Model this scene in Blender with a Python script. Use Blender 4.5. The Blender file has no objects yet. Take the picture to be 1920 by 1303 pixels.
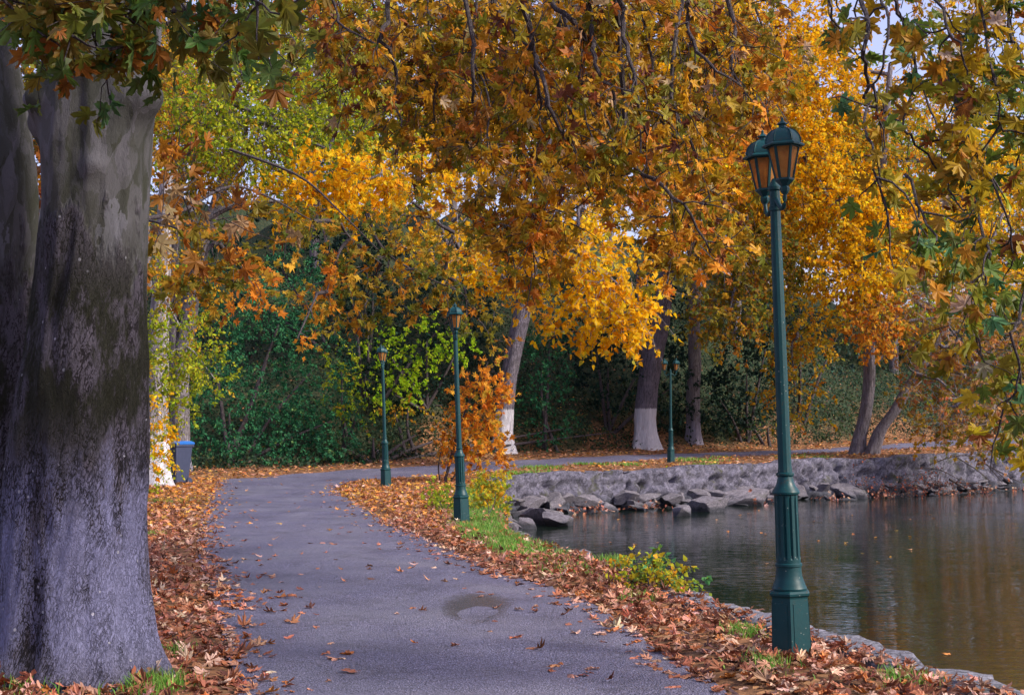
import bpy, math, random
import numpy as np
from mathutils import noise as mnoise, Vector
random.seed(7); R = np.random.default_rng(11)
C = bpy.data.collections.new('place'); bpy.context.scene.collection.children.link(C)
SC = bpy.context.scene
F = 2666.7; CH = 1.6; PITCH = math.atan((803-651.5)/F)
WATER = -0.9

# ------------------------------------------------------------ camera maths
def ray(px, py):
    x = (px-960)/F; y = -(py-651.5)/F
    c, s = math.cos(PITCH), math.sin(PITCH)
    return np.array([x, c - y*s, s + y*c])
def at(px, py, Y):
    d = ray(px, py); return np.array([0, 0, CH]) + d*(Y/d[1])

# ------------------------------------------------------------ land
FAR = np.array([(-60,41),(-12,41.8),(-7.3,42.5),(-5.8,45.4),(-3.6,47.7),(-1.15,51),(2.9,54.5),(7.3,57.5),(11,59.8),(15.2,63.5),(22.5,71.6),(34,80),(60,96),(200,140)], float)
NEARL = [(-.1,-8),(-.4,0),(-.8,4),(-1.62,8.53),(-2.3,11.3),(-3.02,14.4),(-4.12,18.8),(-5.24,24.1),(-6.6,31),(-7.9,38),(-8.3,41),(-7.3,42.5)]
NEARR = [(2.9,-8),(2.3,0),(1.9,4),(1.32,8.53),(.97,11),(.66,13.5),(-.06,16),(-1.24,20.6),(-2.65,27.2),(-4.0,33.6),(-4.55,37.5),(-4.3,40.2),(-2.6,43),(-1.66,44.3),(.7,47.4),(4.7,51.8),(6.9,54.1),(10.3,56.1),(14.2,59.3),(20.3,64.6),(34,75)]
ROADFAR = [tuple(p) for p in FAR[2:11]] + [(34,80)]
LAKE = [(6,-30),(4.6,-8),(3.9,0),(3.3,5),(2.95,8.5),(2.67,9.6),(2.42,10.8),(2.02,12.2),(1.76,12.9),(1.45,14.5),(.95,17),(.35,19.7),(-.05,22.2),(-.15,26),(-.2,31),(-.5,37),(-.95,40.6),(.29,42.5),(1.95,43.8),(3.1,44.8),(5.6,46.5),(9.4,50.4),(12.8,52.6),(17,56),(21.5,60),(26,66),(40,78),(80,100),(240,130),(240,-30)]
def smooth_poly(P, n=6):
    P = np.array(P, float); out = []
    for i in range(len(P)-1):
        p0, p1, p2, p3 = P[max(i-1,0)], P[i], P[i+1], P[min(i+2,len(P)-1)]
        for k in range(n):
            t = k/n; out.append(.5*((2*p1)+(-p0+p2)*t+(2*p0-5*p1+4*p2-p3)*t*t+(-p0+3*p1-3*p2+p3)*t**3))
    out.append(P[-1]); return np.array(out)
NL = smooth_poly(NEARL); NR = smooth_poly(NEARR); RF = smooth_poly(ROADFAR)
ROAD = np.vstack([NL, RF[1:], NR[::-1]])
LK = np.array(LAKE, float)
def pdist(X, Y, poly, closed=True):
    X = np.asarray(X, float); Y = np.asarray(Y, float)
    D = np.full(X.shape, 1e9); ins = np.zeros(X.shape, bool); n = len(poly)
    for i in range(n if closed else n-1):
        a = poly[i]; b = poly[(i+1) % n]; d = b-a; L = d@d
        if L < 1e-12: continue
        t = np.clip(((X-a[0])*d[0]+(Y-a[1])*d[1])/L, 0, 1)
        D = np.minimum(D, np.hypot(X-a[0]-t*d[0], Y-a[1]-t*d[1]))
        if closed:
            if a[1] != b[1]:
                c = ((a[1] > Y) != (b[1] > Y)) & (X < (b[0]-a[0])*(Y-a[1])/(b[1]-a[1])+a[0])
                ins ^= c
    return D, ins
def yfar(x): return np.interp(x, FAR[:,0], FAR[:,1])
def land(x, y):
    x = np.asarray(x, float); y = np.asarray(y, float)
    r = .09*np.log1p(np.exp(np.clip((y-38)/3, -30, 30)))
    r = np.where(y > 127, .03*89, r)
    e = np.maximum(y-yfar(x)-2.5-np.interp(x, [-16,-11,-5.5,-3.2], [2.0,4.5,3.2,0]), 0)
    cap = np.interp(x, [-60, 6, 16, 26, 60], [20, 18, 13, 10, 9])
    h = cap*(1-np.exp(-.5*np.maximum(e-1.5, 0)/cap)) + .10*np.minimum(e, 3)
    h = h*(1+.12*np.sin(x*.7+1)*np.sin(y*.45))
    w = .012*np.sin(x*2.3+y*1.1)+.01*np.sin(y*3.1-x*1.7)
    return r+h+w
def gp(px, py):
    d = ray(px, py); lo, hi = 3.0, 160.0
    ts = np.linspace(lo, hi, 3000)/d[1]
    P = np.array([0,0,CH])+ts[:,None]*d
    k = np.argmax(P[:,2] < land(P[:,0], P[:,1]))
    return P[k]

# ------------------------------------------------------------ object helpers
def link(o, parent=None):
    C.objects.link(o)
    if parent is not None: o.parent = parent
    return o
def tag(o, label=None, cat=None, group=None, kind=None):
    if label: o['label'] = label
    if cat: o['category'] = cat
    if group: o['group'] = group
    if kind: o['kind'] = kind
    return o
def thing(name, label, cat, loc=(0,0,0), group=None, rot=(0,0,0)):
    o = bpy.data.objects.new(name, None); o.empty_display_size = .2
    o.location = tuple(float(v) for v in loc); o.rotation_euler = rot
    return tag(link(o), label, cat, group)
def mesh(name, V, Fc, mat, parent=None, smooth=True, col=None, loc=None, off=None):
    """V (n,3); Fc: (m,k) array or list of lists; off is subtracted (parent's base)"""
    V = np.asarray(V, np.float32)
    if off is not None: V = V-np.asarray(off, np.float32)
    me = bpy.data.meshes.new(name)
    if isinstance(Fc, np.ndarray):
        m, k = Fc.shape
        me.vertices.add(len(V)); me.vertices.foreach_set('co', V.ravel())
        me.loops.add(m*k); me.loops.foreach_set('vertex_index', Fc.astype(np.int32).ravel())
        me.polygons.add(m); me.polygons.foreach_set('loop_start', np.arange(0, m*k, k, dtype=np.int32))
        me.update(calc_edges=True)
    else:
        me.from_pydata([tuple(map(float, v)) for v in V], [], [list(map(int, f)) for f in Fc]); me.update()
    me.polygons.foreach_set('use_smooth', np.full(len(me.polygons), smooth))
    if col is not None:
        a = me.attributes.new('col', 'FLOAT_COLOR', 'FACE' if len(col) == len(me.polygons) else 'POINT')
        c4 = np.ones((len(col), 4), np.float32); c4[:, :3] = col; a.data.foreach_set('color', c4.ravel())
    me.materials.append(mat)
    o = bpy.data.objects.new(name, me); link(o, parent)
    if loc is not None: o.location = tuple(float(v) for v in loc)
    return o
class MB:
    def __init__(s): s.V = []; s.F = []
    def add(s, V, Fc):
        b = len(s.V); s.V += [tuple(map(float, v)) for v in V]; s.F += [[b+int(i) for i in f] for f in Fc]
    def lathe(s, prof, n=24, c=(0,0), ph=0, flute=None, caps=True):
        V = []; 
        for r, z in prof:
            for k in range(n):
                a = ph+2*math.pi*k/n; rr = r*(1-(flute(a, z) if flute else 0))
                V.append((c[0]+rr*math.cos(a), c[1]+rr*math.sin(a), z))
        Fc = [[i*n+k, i*n+(k+1) % n, (i+1)*n+(k+1) % n, (i+1)*n+k] for i in range(len(prof)-1) for k in range(n)]
        if caps: Fc += [list(range(n))[::-1], [(len(prof)-1)*n+k for k in range(n)]]
        s.add(V, Fc)
    def build(s, name, mat, parent=None, smooth=False, off=None): return mesh(name, np.array(s.V), s.F, mat, parent, smooth, off=off)
def autosmooth(o, ang=35):
    me = o.data; me.polygons.foreach_set('use_smooth', np.full(len(me.polygons), True))
    try: me.set_sharp_from_angle(angle=math.radians(ang))
    except Exception: pass
    return o

def catmull(P, n):
    P = np.asarray(P, float); seg = len(P)-1; ts = np.linspace(0, seg, n); out = []
    for t in ts:
        i = min(int(t), seg-1); u = t-i
        p0, p1, p2, p3 = P[max(i-1,0)], P[i], P[i+1], P[min(i+2,seg)]
        out.append(.5*((2*p1)+(-p0+p2)*u+(2*p0-5*p1+4*p2-p3)*u*u+(-p0+3*p1-3*p2+p3)*u**3))
    return np.array(out)

def tubes(P, r0, r1, sides=4):
    """P (M,K,3) many thin tubes -> V,F"""
    M, K, _ = P.shape
    T = np.gradient(P, axis=1); T /= np.linalg.norm(T, axis=2, keepdims=True)+1e-9
    ref = np.where(np.abs(T[..., 2:3]) > .9, np.array([1., 0, 0]), np.array([0, 0, 1.]))
    A = np.cross(T, ref); A /= np.linalg.norm(A, axis=2, keepdims=True)+1e-9; B = np.cross(T, A)
    t = np.linspace(0, 1, K)[None, :, None]
    r = np.asarray(r0)[:, None, None]*(1-t)+np.asarray(r1)[:, None, None]*t
    an = 2*np.pi*np.arange(sides)/sides
    V = P[:, :, None, :]+r[..., None]*(np.cos(an)[None, None, :, None]*A[:, :, None, :]+np.sin(an)[None, None, :, None]*B[:, :, None, :])
    idx = np.arange(M*K*sides).reshape(M, K, sides)
    a = idx[:, :-1, :]; b = idx[:, 1:, :]
    Fq = np.stack([a, np.roll(a, -1, 2), np.roll(b, -1, 2), b], -1).reshape(-1, 4)
    return V.reshape(-1, 3), Fq

def bough(path, rad, n=24, seg=10, rough=.06, seed=0, freq=3.0):
    """one tapered limb with slightly irregular section"""
    P = catmull(path, n); rr = np.interp(np.linspace(0, 1, n), np.linspace(0, 1, len(rad)), rad)
    T = np.gradient(P, axis=0); T /= np.linalg.norm(T, axis=1, keepdims=True)
    A = np.zeros_like(P); a = np.cross(T[0], [0, 1, .1]); a /= np.linalg.norm(a)
    for i in range(n):
        a = a-T[i]*(a@T[i]); a /= np.linalg.norm(a); A[i] = a
    B = np.cross(T, A); an = 2*np.pi*np.arange(seg)/seg
    D = np.cos(an)[None, :, None]*A[:, None, :]+np.sin(an)[None, :, None]*B[:, None, :]
    nz = np.zeros((n, seg))
    for k in range(4):
        nz += np.sin(an[None, :]*(k+2)+seed*3.1+k+np.linspace(0, 1, n)[:, None]*freq*(k+1)*2)*(.5/(k+1))
    V = P[:, None, :]+D*(rr[:, None]*(1+rough*nz))[..., None]
    idx = np.arange(n*seg).reshape(n, seg)
    a_ = idx[:-1]; b_ = idx[1:]
    Fq = np.stack([a_, np.roll(a_, -1, 1), np.roll(b_, -1, 1), b_], -1).reshape(-1, 4)
    return V.reshape(-1, 3), Fq
def join(parts):
    V = []; Fs = []; b = 0
    for v, f in parts: V.append(v); Fs.append(f+b); b += len(v)
    return np.vstack(V), np.vstack(Fs)

# ------------------------------------------------------------ leaves
def mirror(pts):
    L = [(-x, y) for x, y in pts[::-1] if abs(x) > 1e-6]
    return pts+L
PL = mirror([(0,1),(.07,.82),(.19,.76),(.14,.6),(.17,.4),(.36,.56),(.42,.66),(.68,.68),(.6,.52),(.62,.38),(.42,.2),(.38,.12),(.6,.1),(.76,-.08),(.5,-.14),(.38,-.24),(.15,-.22),(0,-.12)])
PM = mirror([(0,1),(.13,.45),(.66,.66),(.38,.14),(.7,-.08),(.3,-.26),(0,-.14)])
HT = mirror([(0,.85),(.3,.4),(.5,.02),(.3,-.3),(0,-.24)])
def fan(pts, c=(0,.08)):
    V = np.array([c]+list(pts), float); n = len(pts)
    Fc = np.array([[0, 1+(i+1) % n, 1+i] for i in range(n)]); return V, Fc
TMPL = {'plane': fan(PL), 'planem': fan(PM), 'heart': fan(HT),
        'quad': (np.array([(0,.6),(.42,.05),(0,-.5),(-.42,.05)]), np.array([[0,2,1],[0,3,2]])),
        'small': (np.array([(0,1.),(.5,.1),(0,-.25),(-.5,.1)]), np.array([[0,2,1],[0,3,2]]))}
def nrm(v): return v/(np.linalg.norm(v, axis=-1, keepdims=True)+1e-9)
def leaf_geo(kind, pos, tip, nor, size, fold=.25, curl=.25):
    T, Fc = TMPL[kind]; N = len(pos); wd = R.uniform(.62, 1.05, N) if curl < .4 else R.uniform(.35, 1.05, N)
    y = nrm(tip); z = nrm(nor-(nor*y).sum(1, keepdims=True)*y); x = np.cross(y, z)
    f = (R.normal(fold, .15, N))[:, None]; c = (R.normal(0, curl, N))[:, None]; c2 = (R.normal(0, curl, N))[:, None]
    tx, ty = T[:, 0][None]*wd[:, None], T[:, 1][None]*np.ones((N, 1))
    tz = f*np.abs(tx)+c*(ty**2)+c2*tx*ty+c*.6*tx**2+(R.normal(0, .05, (N, T.shape[0])) if len(T) > 12 else 0)
    V = pos[:, None]+size[:, None, None]*(tx[..., None]*x[:, None]+ty[..., None]*y[:, None]+tz[..., None]*z[:, None])
    k = len(T); FF = (Fc[None]+(np.arange(N)*k)[:, None, None]).reshape(-1, 3)
    return V.reshape(-1, 3), FF, len(Fc)
def pick(pal, N, grp=None, jit=.18):
    """palette [(r,g,b,w)]; grp = group index per leaf (a spray shares most of its colour)"""
    P = np.array([p[:3] for p in pal], float); w = np.array([p[3] for p in pal], float); w /= w.sum()
    i = R.choice(len(P), N, p=w)
    if grp is not None:
        gi = R.choice(len(P), int(grp.max())+1, p=w)
        i = np.where(R.random(N) < .6, gi[grp], i)
    c = P[i]*np.exp(R.normal(0, jit, N))[:, None]*np.exp(R.normal(0, jit*.35, (N, 3)))
    return np.clip(c, 0.002, .9)
class Leaves:
    def __init__(s): s.V = []; s.F = []; s.C = []; s.n = 0
    def add(s, kind, pos, tip, nor, size, col, fold=.25, curl=.25):
        if len(pos) == 0: return
        V, Fc, k = leaf_geo(kind, pos, tip, nor, size, fold, curl)
        s.V.append(V); s.F.append(Fc+s.n); s.n += len(V); s.C.append(np.repeat(col, k, 0))
    def build(s, name, mat, parent=None, off=None, smooth=False):
        return mesh(name, np.vstack(s.V), np.vstack(s.F), mat, parent, smooth, col=np.vstack(s.C), off=off)

def grow(P, n, L, spread=.8, fwd=.6, down=.3, wig=.25, K=5, t0=.1, t1=1.0):
    """n children on each path of P (M,K0,3); returns (M*n,K,3)"""
    M, K0, _ = P.shape
    P = np.repeat(P, n, 0); t = R.uniform(t0, t1, M*n)*(K0-1)
    i = np.minimum(t.astype(int), K0-2); u = (t-i)[:, None]; a = np.arange(M*n)
    S = P[a, i]*(1-u)+P[a, i+1]*u; T = nrm(P[a, i+1]-P[a, i])
    d = nrm(T*fwd+R.normal(0, spread, (M*n, 3))+np.array([0, 0, -down]))
    Ln = (L*R.uniform(.5, 1.3, M*n))[:, None]/(K-1)
    out = [S]; p = S
    for k in range(K-1):
        p = p+d*Ln; out.append(p); d = nrm(d+R.normal(0, wig, d.shape)+np.array([0, 0, -down*.35]))
    return np.stack(out, 1)
def on_paths(P, n, off, t0=.15):
    M, K, _ = P.shape; Q = np.repeat(P, n, 0); t = R.uniform(t0, 1, M*n)*(K-1)
    i = np.minimum(t.astype(int), K-2); u = (t-i)[:, None]; a = np.arange(M*n)
    p = Q[a, i]*(1-u)+Q[a, i+1]*u; T = nrm(Q[a, i+1]-Q[a, i])
    o = nrm(R.normal(0, 1, p.shape)+T*.5+np.array([0, 0, -.2]))
    return p+o*off*R.uniform(.3, 1, (M*n, 1)), o, np.repeat(np.arange(M), n)
def hang(LV, kind, P, n, size, pal, down=.5, flat=.3, off=None, jit=.18, fold=.14, curl=.25):
    pos, o, g = on_paths(P, n, off if off is not None else size*.7)
    N = len(pos)
    tip = nrm(o+R.normal(0, .35, (N, 3))+np.array([0, 0, -down]))
    nor = R.normal(0, 1, (N, 3))+np.array([0, 0, flat])
    LV.add(kind, pos, tip, nor, size*R.uniform(.5, 1.25, N), pick(pal, N, g, jit), fold, curl)

# ------------------------------------------------------------ materials
def mat(name):
    m = bpy.data.materials.new(name); m.use_nodes = True; nt = m.node_tree; nt.nodes.clear()
    out = nt.nodes.new('ShaderNodeOutputMaterial'); return m, nt, out
def N(nt, t, **k):
    n = nt.nodes.new('ShaderNode'+t)
    for a, b in k.items():
        if a in ('operation', 'blend_type', 'data_type', 'noise_dimensions', 'feature', 'distance', 'attribute_name', 'interpolation_type', 'clamp', 'musgrave_type', 'noise_type', 'wave_type', 'bands_direction', 'vector_type'): setattr(n, a, b)
        else: n.inputs[a.replace('_', ' ')].default_value = b
    return n
def L(nt, a, b): nt.links.new(a, b)
def ramp(nt, src, stops):
    r = nt.nodes.new('ShaderNodeValToRGB'); e = r.color_ramp.elements
    while len(e) < len(stops): e.new(.5)
    for q, (p, c) in zip(e, stops): q.position = p; q.color = (*c, 1) if len(c) == 3 else c
    L(nt, src, r.inputs[0]); return r.outputs[0]
def mixc(nt, f, a, b, mode='MIX'):
    m = nt.nodes.new('ShaderNodeMix'); m.data_type = 'RGBA'; m.blend_type = mode
    for s, v in ((m.inputs[0], f), (m.inputs[6], a), (m.inputs[7], b)):
        if hasattr(v, 'type') and hasattr(v, 'is_output'): L(nt, v, s)
        elif isinstance(v, (int, float)): s.default_value = v
        else: s.default_value = (*v, 1)
    return m.outputs[2]
def mth(nt, op, a, b=None, clamp=False):
    m = nt.nodes.new('ShaderNodeMath'); m.operation = op; m.use_clamp = clamp
    for s, v in ((m.inputs[0], a), (m.inputs[1], b)):
        if v is None: continue
        if isinstance(v, (int, float)): s.default_value = v
        else: L(nt, v, s)
    return m.outputs[0]
def mapping(nt, scale=(1,1,1), coord='Object'):
    tc = nt.nodes.new('ShaderNodeTexCoord'); mp = nt.nodes.new('ShaderNodeMapping'); mp.inputs['Scale'].default_value = scale
    L(nt, tc.outputs[coord], mp.inputs[0]); return mp.outputs[0]
def noise(nt, vec, scale, detail=4, rough=.55):
    n = nt.nodes.new('ShaderNodeTexNoise'); n.inputs['Scale'].default_value = scale; n.inputs['Detail'].default_value = detail
    n.inputs['Roughness'].default_value = rough; L(nt, vec, n.inputs['Vector']); return n.outputs[0]
def voro(nt, vec, scale, feature='F1'):
    n = nt.nodes.new('ShaderNodeTexVoronoi'); n.feature = feature; n.inputs['Scale'].default_value = scale; L(nt, vec, n.inputs['Vector']); return n
def bump(nt, h, strength, dist):
    b = nt.nodes.new('ShaderNodeBump'); b.inputs['Strength'].default_value = strength; b.inputs['Distance'].default_value = dist
    L(nt, h, b.inputs['Height']); return b.outputs[0]
def bsdf(nt, out, col, rough=.8, nor=None, spec=.5, metal=0):
    p = nt.nodes.new('ShaderNodeBsdfPrincipled')
    for s, v in ((p.inputs['Base Color'], col), (p.inputs['Roughness'], rough)):
        if isinstance(v, (int, float)): s.default_value = v
        elif isinstance(v, tuple): s.default_value = (*v, 1)
        else: L(nt, v, s)
    p.inputs['Specular IOR Level'].default_value = spec; p.inputs['Metallic'].default_value = metal
    if nor is not None: L(nt, nor, p.inputs['Normal'])
    if out is not None: L(nt, p.outputs[0], out.inputs[0])
    return p

def leaf_mat(name, trans=.45, rough=.5, spec=.35, spots=True, sat=1.0):
    m, nt, out = mat(name)
    a = nt.nodes.new('ShaderNodeAttribute'); a.attribute_name = 'col'; c = a.outputs['Color']
    if spots:
        v = mapping(nt); n = noise(nt, v, 28, 3)
        c = mixc(nt, mth(nt, 'MULTIPLY', mth(nt, 'SUBTRACT', n, .5, True), 2.2, True), c, (.12, .05, .015))
    p = bsdf(nt, None, c, rough, spec=spec)
    t = nt.nodes.new('ShaderNodeBsdfTranslucent'); L(nt, c, t.inputs[0])
    mx = nt.nodes.new('ShaderNodeMixShader'); mx.inputs[0].default_value = trans
    L(nt, p.outputs[0], mx.inputs[1]); L(nt, t.outputs[0], mx.inputs[2]); L(nt, mx.outputs[0], out.inputs[0]); return m
M_LEAF = leaf_mat('foliage', .55, .6, .12, spots=False); M_NEAR = leaf_mat('near_foliage', .45, .5, .25); M_IVY = leaf_mat('evergreen_foliage', .3, .6, .14, False)
M_LITTER = leaf_mat('dry_leaf', .12, .6, .3)
M_GRASS = leaf_mat('grass_blade', .35, .5, .3, False)

def bark_mat(name, base=(.16,.14,.15), dark=(.035,.03,.032), white=None, edge=.12, scale=1.0, moss=.25, wcol=(.88,.87,.93)):
    m, nt, out = mat(name)
    v = mapping(nt, (scale*1.5, scale*1.5, scale*.2)); n1 = noise(nt, v, 9, 6, .65)
    wv0 = nt.nodes.new('ShaderNodeVectorMath'); wv0.operation = 'ADD'; cb0 = nt.nodes.new('ShaderNodeCombineXYZ'); q0 = mth(nt, 'MULTIPLY', mth(nt, 'SUBTRACT', n1, .5), .5)
    for i in range(3): L(nt, q0, cb0.inputs[i])
    L(nt, v, wv0.inputs[0]); L(nt, cb0.outputs[0], wv0.inputs[1])
    vo = voro(nt, wv0.outputs[0], 11*1.0, 'DISTANCE_TO_EDGE').outputs['Distance']
    wv = noise(nt, v, 26, 3)
    h = mth(nt, 'ADD', mth(nt, 'MULTIPLY', n1, .8), mth(nt, 'MINIMUM', mth(nt, 'MULTIPLY', vo, 3.0), .5))
    c = ramp(nt, h, [(.3, dark), (.62, base), (.95, tuple(x*1.5 for x in base))])
    v2 = mapping(nt); big = noise(nt, v2, 1.6, 4)
    c = mixc(nt, mth(nt, 'MULTIPLY', mth(nt, 'SUBTRACT', big, .52, True), 6*moss, True), c, (.045, .055, .018))
    if white:
        sep = nt.nodes.new('ShaderNodeSeparateXYZ'); L(nt, v2, sep.inputs[0])
        nn = noise(nt, v, 14, 4); z = mth(nt, 'ADD', sep.outputs[2], mth(nt, 'MULTIPLY', mth(nt, 'SUBTRACT', nn, .5), edge*4))
        f = mth(nt, 'MULTIPLY', mth(nt, 'SUBTRACT', white, z), 1/max(edge, .02), True)
        crack = mth(nt, 'GREATER_THAN', h, .52)
        f = mth(nt, 'MULTIPLY', f, mth(nt, 'ADD', mth(nt, 'MULTIPLY', crack, .2), .82))
        c = mixc(nt, f, c, mixc(nt, n1, tuple(x*.6 for x in wcol), wcol))
    bsdf(nt, out, c, .9, bump(nt, h, .9, .05/scale), .2); return m

M_BRANCH = bark_mat('branch_bark', (.07,.058,.062), (.02,.016,.018), moss=.1, scale=3)
M_PALEBR = bark_mat('pale_branch_bark', (.26,.24,.24), (.08,.07,.07), moss=.15, scale=2)

def near_bark():
    m, nt, out = mat('old_plane_bark')
    v2 = mapping(nt); v = mapping(nt, (1, 1, .38))
    sep = nt.nodes.new('ShaderNodeSeparateXYZ'); L(nt, v2, sep.inputs[0]); Z = sep.outputs[2]
    n_small = noise(nt, v, 34, 8, .72); n_mid = noise(nt, v, 8, 6, .62); n_big = noise(nt, v, 2.4, 5, .6)
    wob = nt.nodes.new('ShaderNodeVectorMath'); wob.operation = 'ADD'; cmb = nt.nodes.new('ShaderNodeCombineXYZ')
    wn = mth(nt, 'MULTIPLY', mth(nt, 'SUBTRACT', n_mid, .5), .22); L(nt, wn, cmb.inputs[0]); L(nt, wn, cmb.inputs[1]); L(nt, wn, cmb.inputs[2])
    L(nt, v, wob.inputs[0]); L(nt, cmb.outputs[0], wob.inputs[1])
    cr = voro(nt, wob.outputs[0], 52, 'DISTANCE_TO_EDGE').outputs['Distance']
    crack = mth(nt, 'MINIMUM', mth(nt, 'MULTIPLY', cr, 3.4), .5)
    # rough bark
    h = mth(nt, 'ADD', mth(nt, 'MULTIPLY', n_small, .8), mth(nt, 'ADD', mth(nt, 'MULTIPLY', crack, .4), mth(nt, 'MULTIPLY', n_mid, 1.0)))
    rough = ramp(nt, h, [(.6, (.005,.004,.005)), (1.0, (.020,.016,.019)), (1.35, (.085,.075,.095))])
    # weathered lime wash low on the trunk
    wf = mth(nt, 'MULTIPLY', mth(nt, 'SUBTRACT', 1.62, mth(nt, 'ADD', Z, mth(nt, 'MULTIPLY', mth(nt, 'SUBTRACT', n_big, .5), 2.0))), 3.0, True)
    ws = mth(nt, 'MULTIPLY', mth(nt, 'SUBTRACT', mth(nt, 'ADD', mth(nt, 'ADD', mth(nt, 'MULTIPLY', n_mid, .9), mth(nt, 'MULTIPLY', crack, .5)), mth(nt, 'MULTIPLY', n_big, 1.9)), 1.36), 3.0, True)
    lowf = mth(nt, 'MULTIPLY', mth(nt, 'ADD', Z, .02), 2.2, True)
    lime = mixc(nt, n_small, (.06,.06,.11), (.34,.35,.56))
    c = mixc(nt, mth(nt, 'MULTIPLY', mth(nt, 'MULTIPLY', wf, ws), mth(nt, 'MULTIPLY', lowf, .95)), rough, lime)
    # lichen flecks
    sp = voro(nt, v2, 9); fl = mth(nt, 'LESS_THAN', mth(nt, 'ADD', sp.outputs['Distance'], mth(nt, 'MULTIPLY', n_small, .24)), .2)
    c = mixc(nt, mth(nt, 'MULTIPLY', fl, .8), c, (.5,.5,.56))
    # smooth mottled plane bark above
    vv = voro(nt, wob.outputs[0], 7.5); vv2 = voro(nt, wob.outputs[0], 15)
    sm = ramp(nt, vv.outputs['Color'], [(.1, (.03,.033,.022)), (.4, (.055,.055,.05)), (.62, (.09,.088,.095)), (.85, (.16,.16,.19))])
    for nd in nt.nodes:
        if nd.type == 'VALTORGB' and abs(nd.color_ramp.elements[1].position-.4) < 1e-4: nd.color_ramp.interpolation = 'CONSTANT'
    sm = mixc(nt, .35, sm, ramp(nt, vv2.outputs['Color'], [(.2, (.025,.03,.018)), (.8, (.12,.12,.14))]))
    sm = mixc(nt, mth(nt, 'MULTIPLY', n_small, .35), sm, (.06,.055,.05))
    zf = mth(nt, 'MULTIPLY', mth(nt, 'SUBTRACT', mth(nt, 'ADD', Z, mth(nt, 'MULTIPLY', mth(nt, 'SUBTRACT', n_big, .5), 2.6)), 2.85), 6.0, True)
    c = mixc(nt, zf, c, sm)
    # moss
    mo = noise(nt, mapping(nt, (1.5, 1.5, .55)), 2.1, 6, .7)
    band = mth(nt, 'MULTIPLY', mth(nt, 'MULTIPLY', mth(nt, 'SUBTRACT', Z, 1.35), 2, True), mth(nt, 'MULTIPLY', mth(nt, 'SUBTRACT', 3.15, Z), 1.6, True))
    mf = mth(nt, 'MULTIPLY', mth(nt, 'MULTIPLY', mth(nt, 'SUBTRACT', mo, .455), 14, True), band)
    c = mixc(nt, mth(nt, 'MULTIPLY', mf, .93), c, mixc(nt, n_small, (.002,.002,.001), (.024,.026,.007)))
    hh = mth(nt, 'ADD', mth(nt, 'MULTIPLY', h, mth(nt, 'SUBTRACT', 1.0, mth(nt, 'MULTIPLY', zf, .82))), mth(nt, 'MULTIPLY', mth(nt, 'MULTIPLY', vv.outputs['Distance'], .25), zf))
    bsdf(nt, out, c, .88, bump(nt, hh, 1.0, .035), .25); return m
M_NEARBARK = near_bark()

def asphalt():
    m, nt, out = mat('asphalt'); v = mapping(nt)
    g = noise(nt, v, 62, 4, .8); g2 = noise(nt, v, 38, 4, .7); b = noise(nt, v, .55, 5, .6); s = voro(nt, v, 75)
    c = ramp(nt, g, [(.38, (.010,.010,.019)), (.5, (.066,.064,.115)), (.62, (.34,.33,.52))])
    c = mixc(nt, .45, c, ramp(nt, s.outputs['Color'], [(.2, (.028,.028,.05)), (.8, (.19,.185,.30))]))
    c = mixc(nt, mth(nt, 'MULTIPLY', mth(nt, 'SUBTRACT', b, .42, True), 2.6, True), c, mixc(nt, .5, c, (.27,.27,.33)))
    dk = noise(nt, v, 1.3, 6, .65)
    c = mixc(nt, mth(nt, 'MULTIPLY', mth(nt, 'SUBTRACT', dk, .50, True), 3.2, True), c, mixc(nt, .7, c, (.03,.028,.035)))
    st = noise(nt, mapping(nt, (1, .3, 1)), 1.1, 5, .6); c = mixc(nt, mth(nt, 'MULTIPLY', mth(nt, 'SUBTRACT', st, .5, True), 3, True), c, mixc(nt, .35, c, (.3,.29,.36)))
    c = mixc(nt, mth(nt, 'MULTIPLY', mth(nt, 'SUBTRACT', g2, .56, True), 5, True), c, (.34,.33,.46)); c = mixc(nt, mth(nt, 'MULTIPLY', mth(nt, 'SUBTRACT', .45, g2, True), 5, True), c, (.012,.012,.02))
    rr = ramp(nt, b, [(.3, (.55,)*3), (.7, (.34,)*3)])
    # a few fine cracks
    wv = nt.nodes.new('ShaderNodeVectorMath'); wv.operation = 'ADD'
    cmb = nt.nodes.new('ShaderNodeCombineXYZ'); nn = mth(nt, 'MULTIPLY', noise(nt, v, 2.5, 5), .8); L(nt, nn, cmb.inputs[0]); L(nt, nn, cmb.inputs[1])
    L(nt, v, wv.inputs[0]); L(nt, cmb.outputs[0], wv.inputs[1])
    ck = voro(nt, wv.outputs[0], .33, 'DISTANCE_TO_EDGE').outputs['Distance']
    c = mixc(nt, mth(nt, 'MULTIPLY', mth(nt, 'LESS_THAN', ck, .0018), .45), c, (.02,.018,.022))
    h = mth(nt, 'ADD', mth(nt, 'MULTIPLY', g, .6), mth(nt, 'ADD', mth(nt, 'MULTIPLY', g2, .5), mth(nt, 'MULTIPLY', s.outputs['Distance'], .8)))
    bsdf(nt, out, c, rr, bump(nt, h, 1.0, .02), .45); return m
M_ROAD = asphalt()

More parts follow.
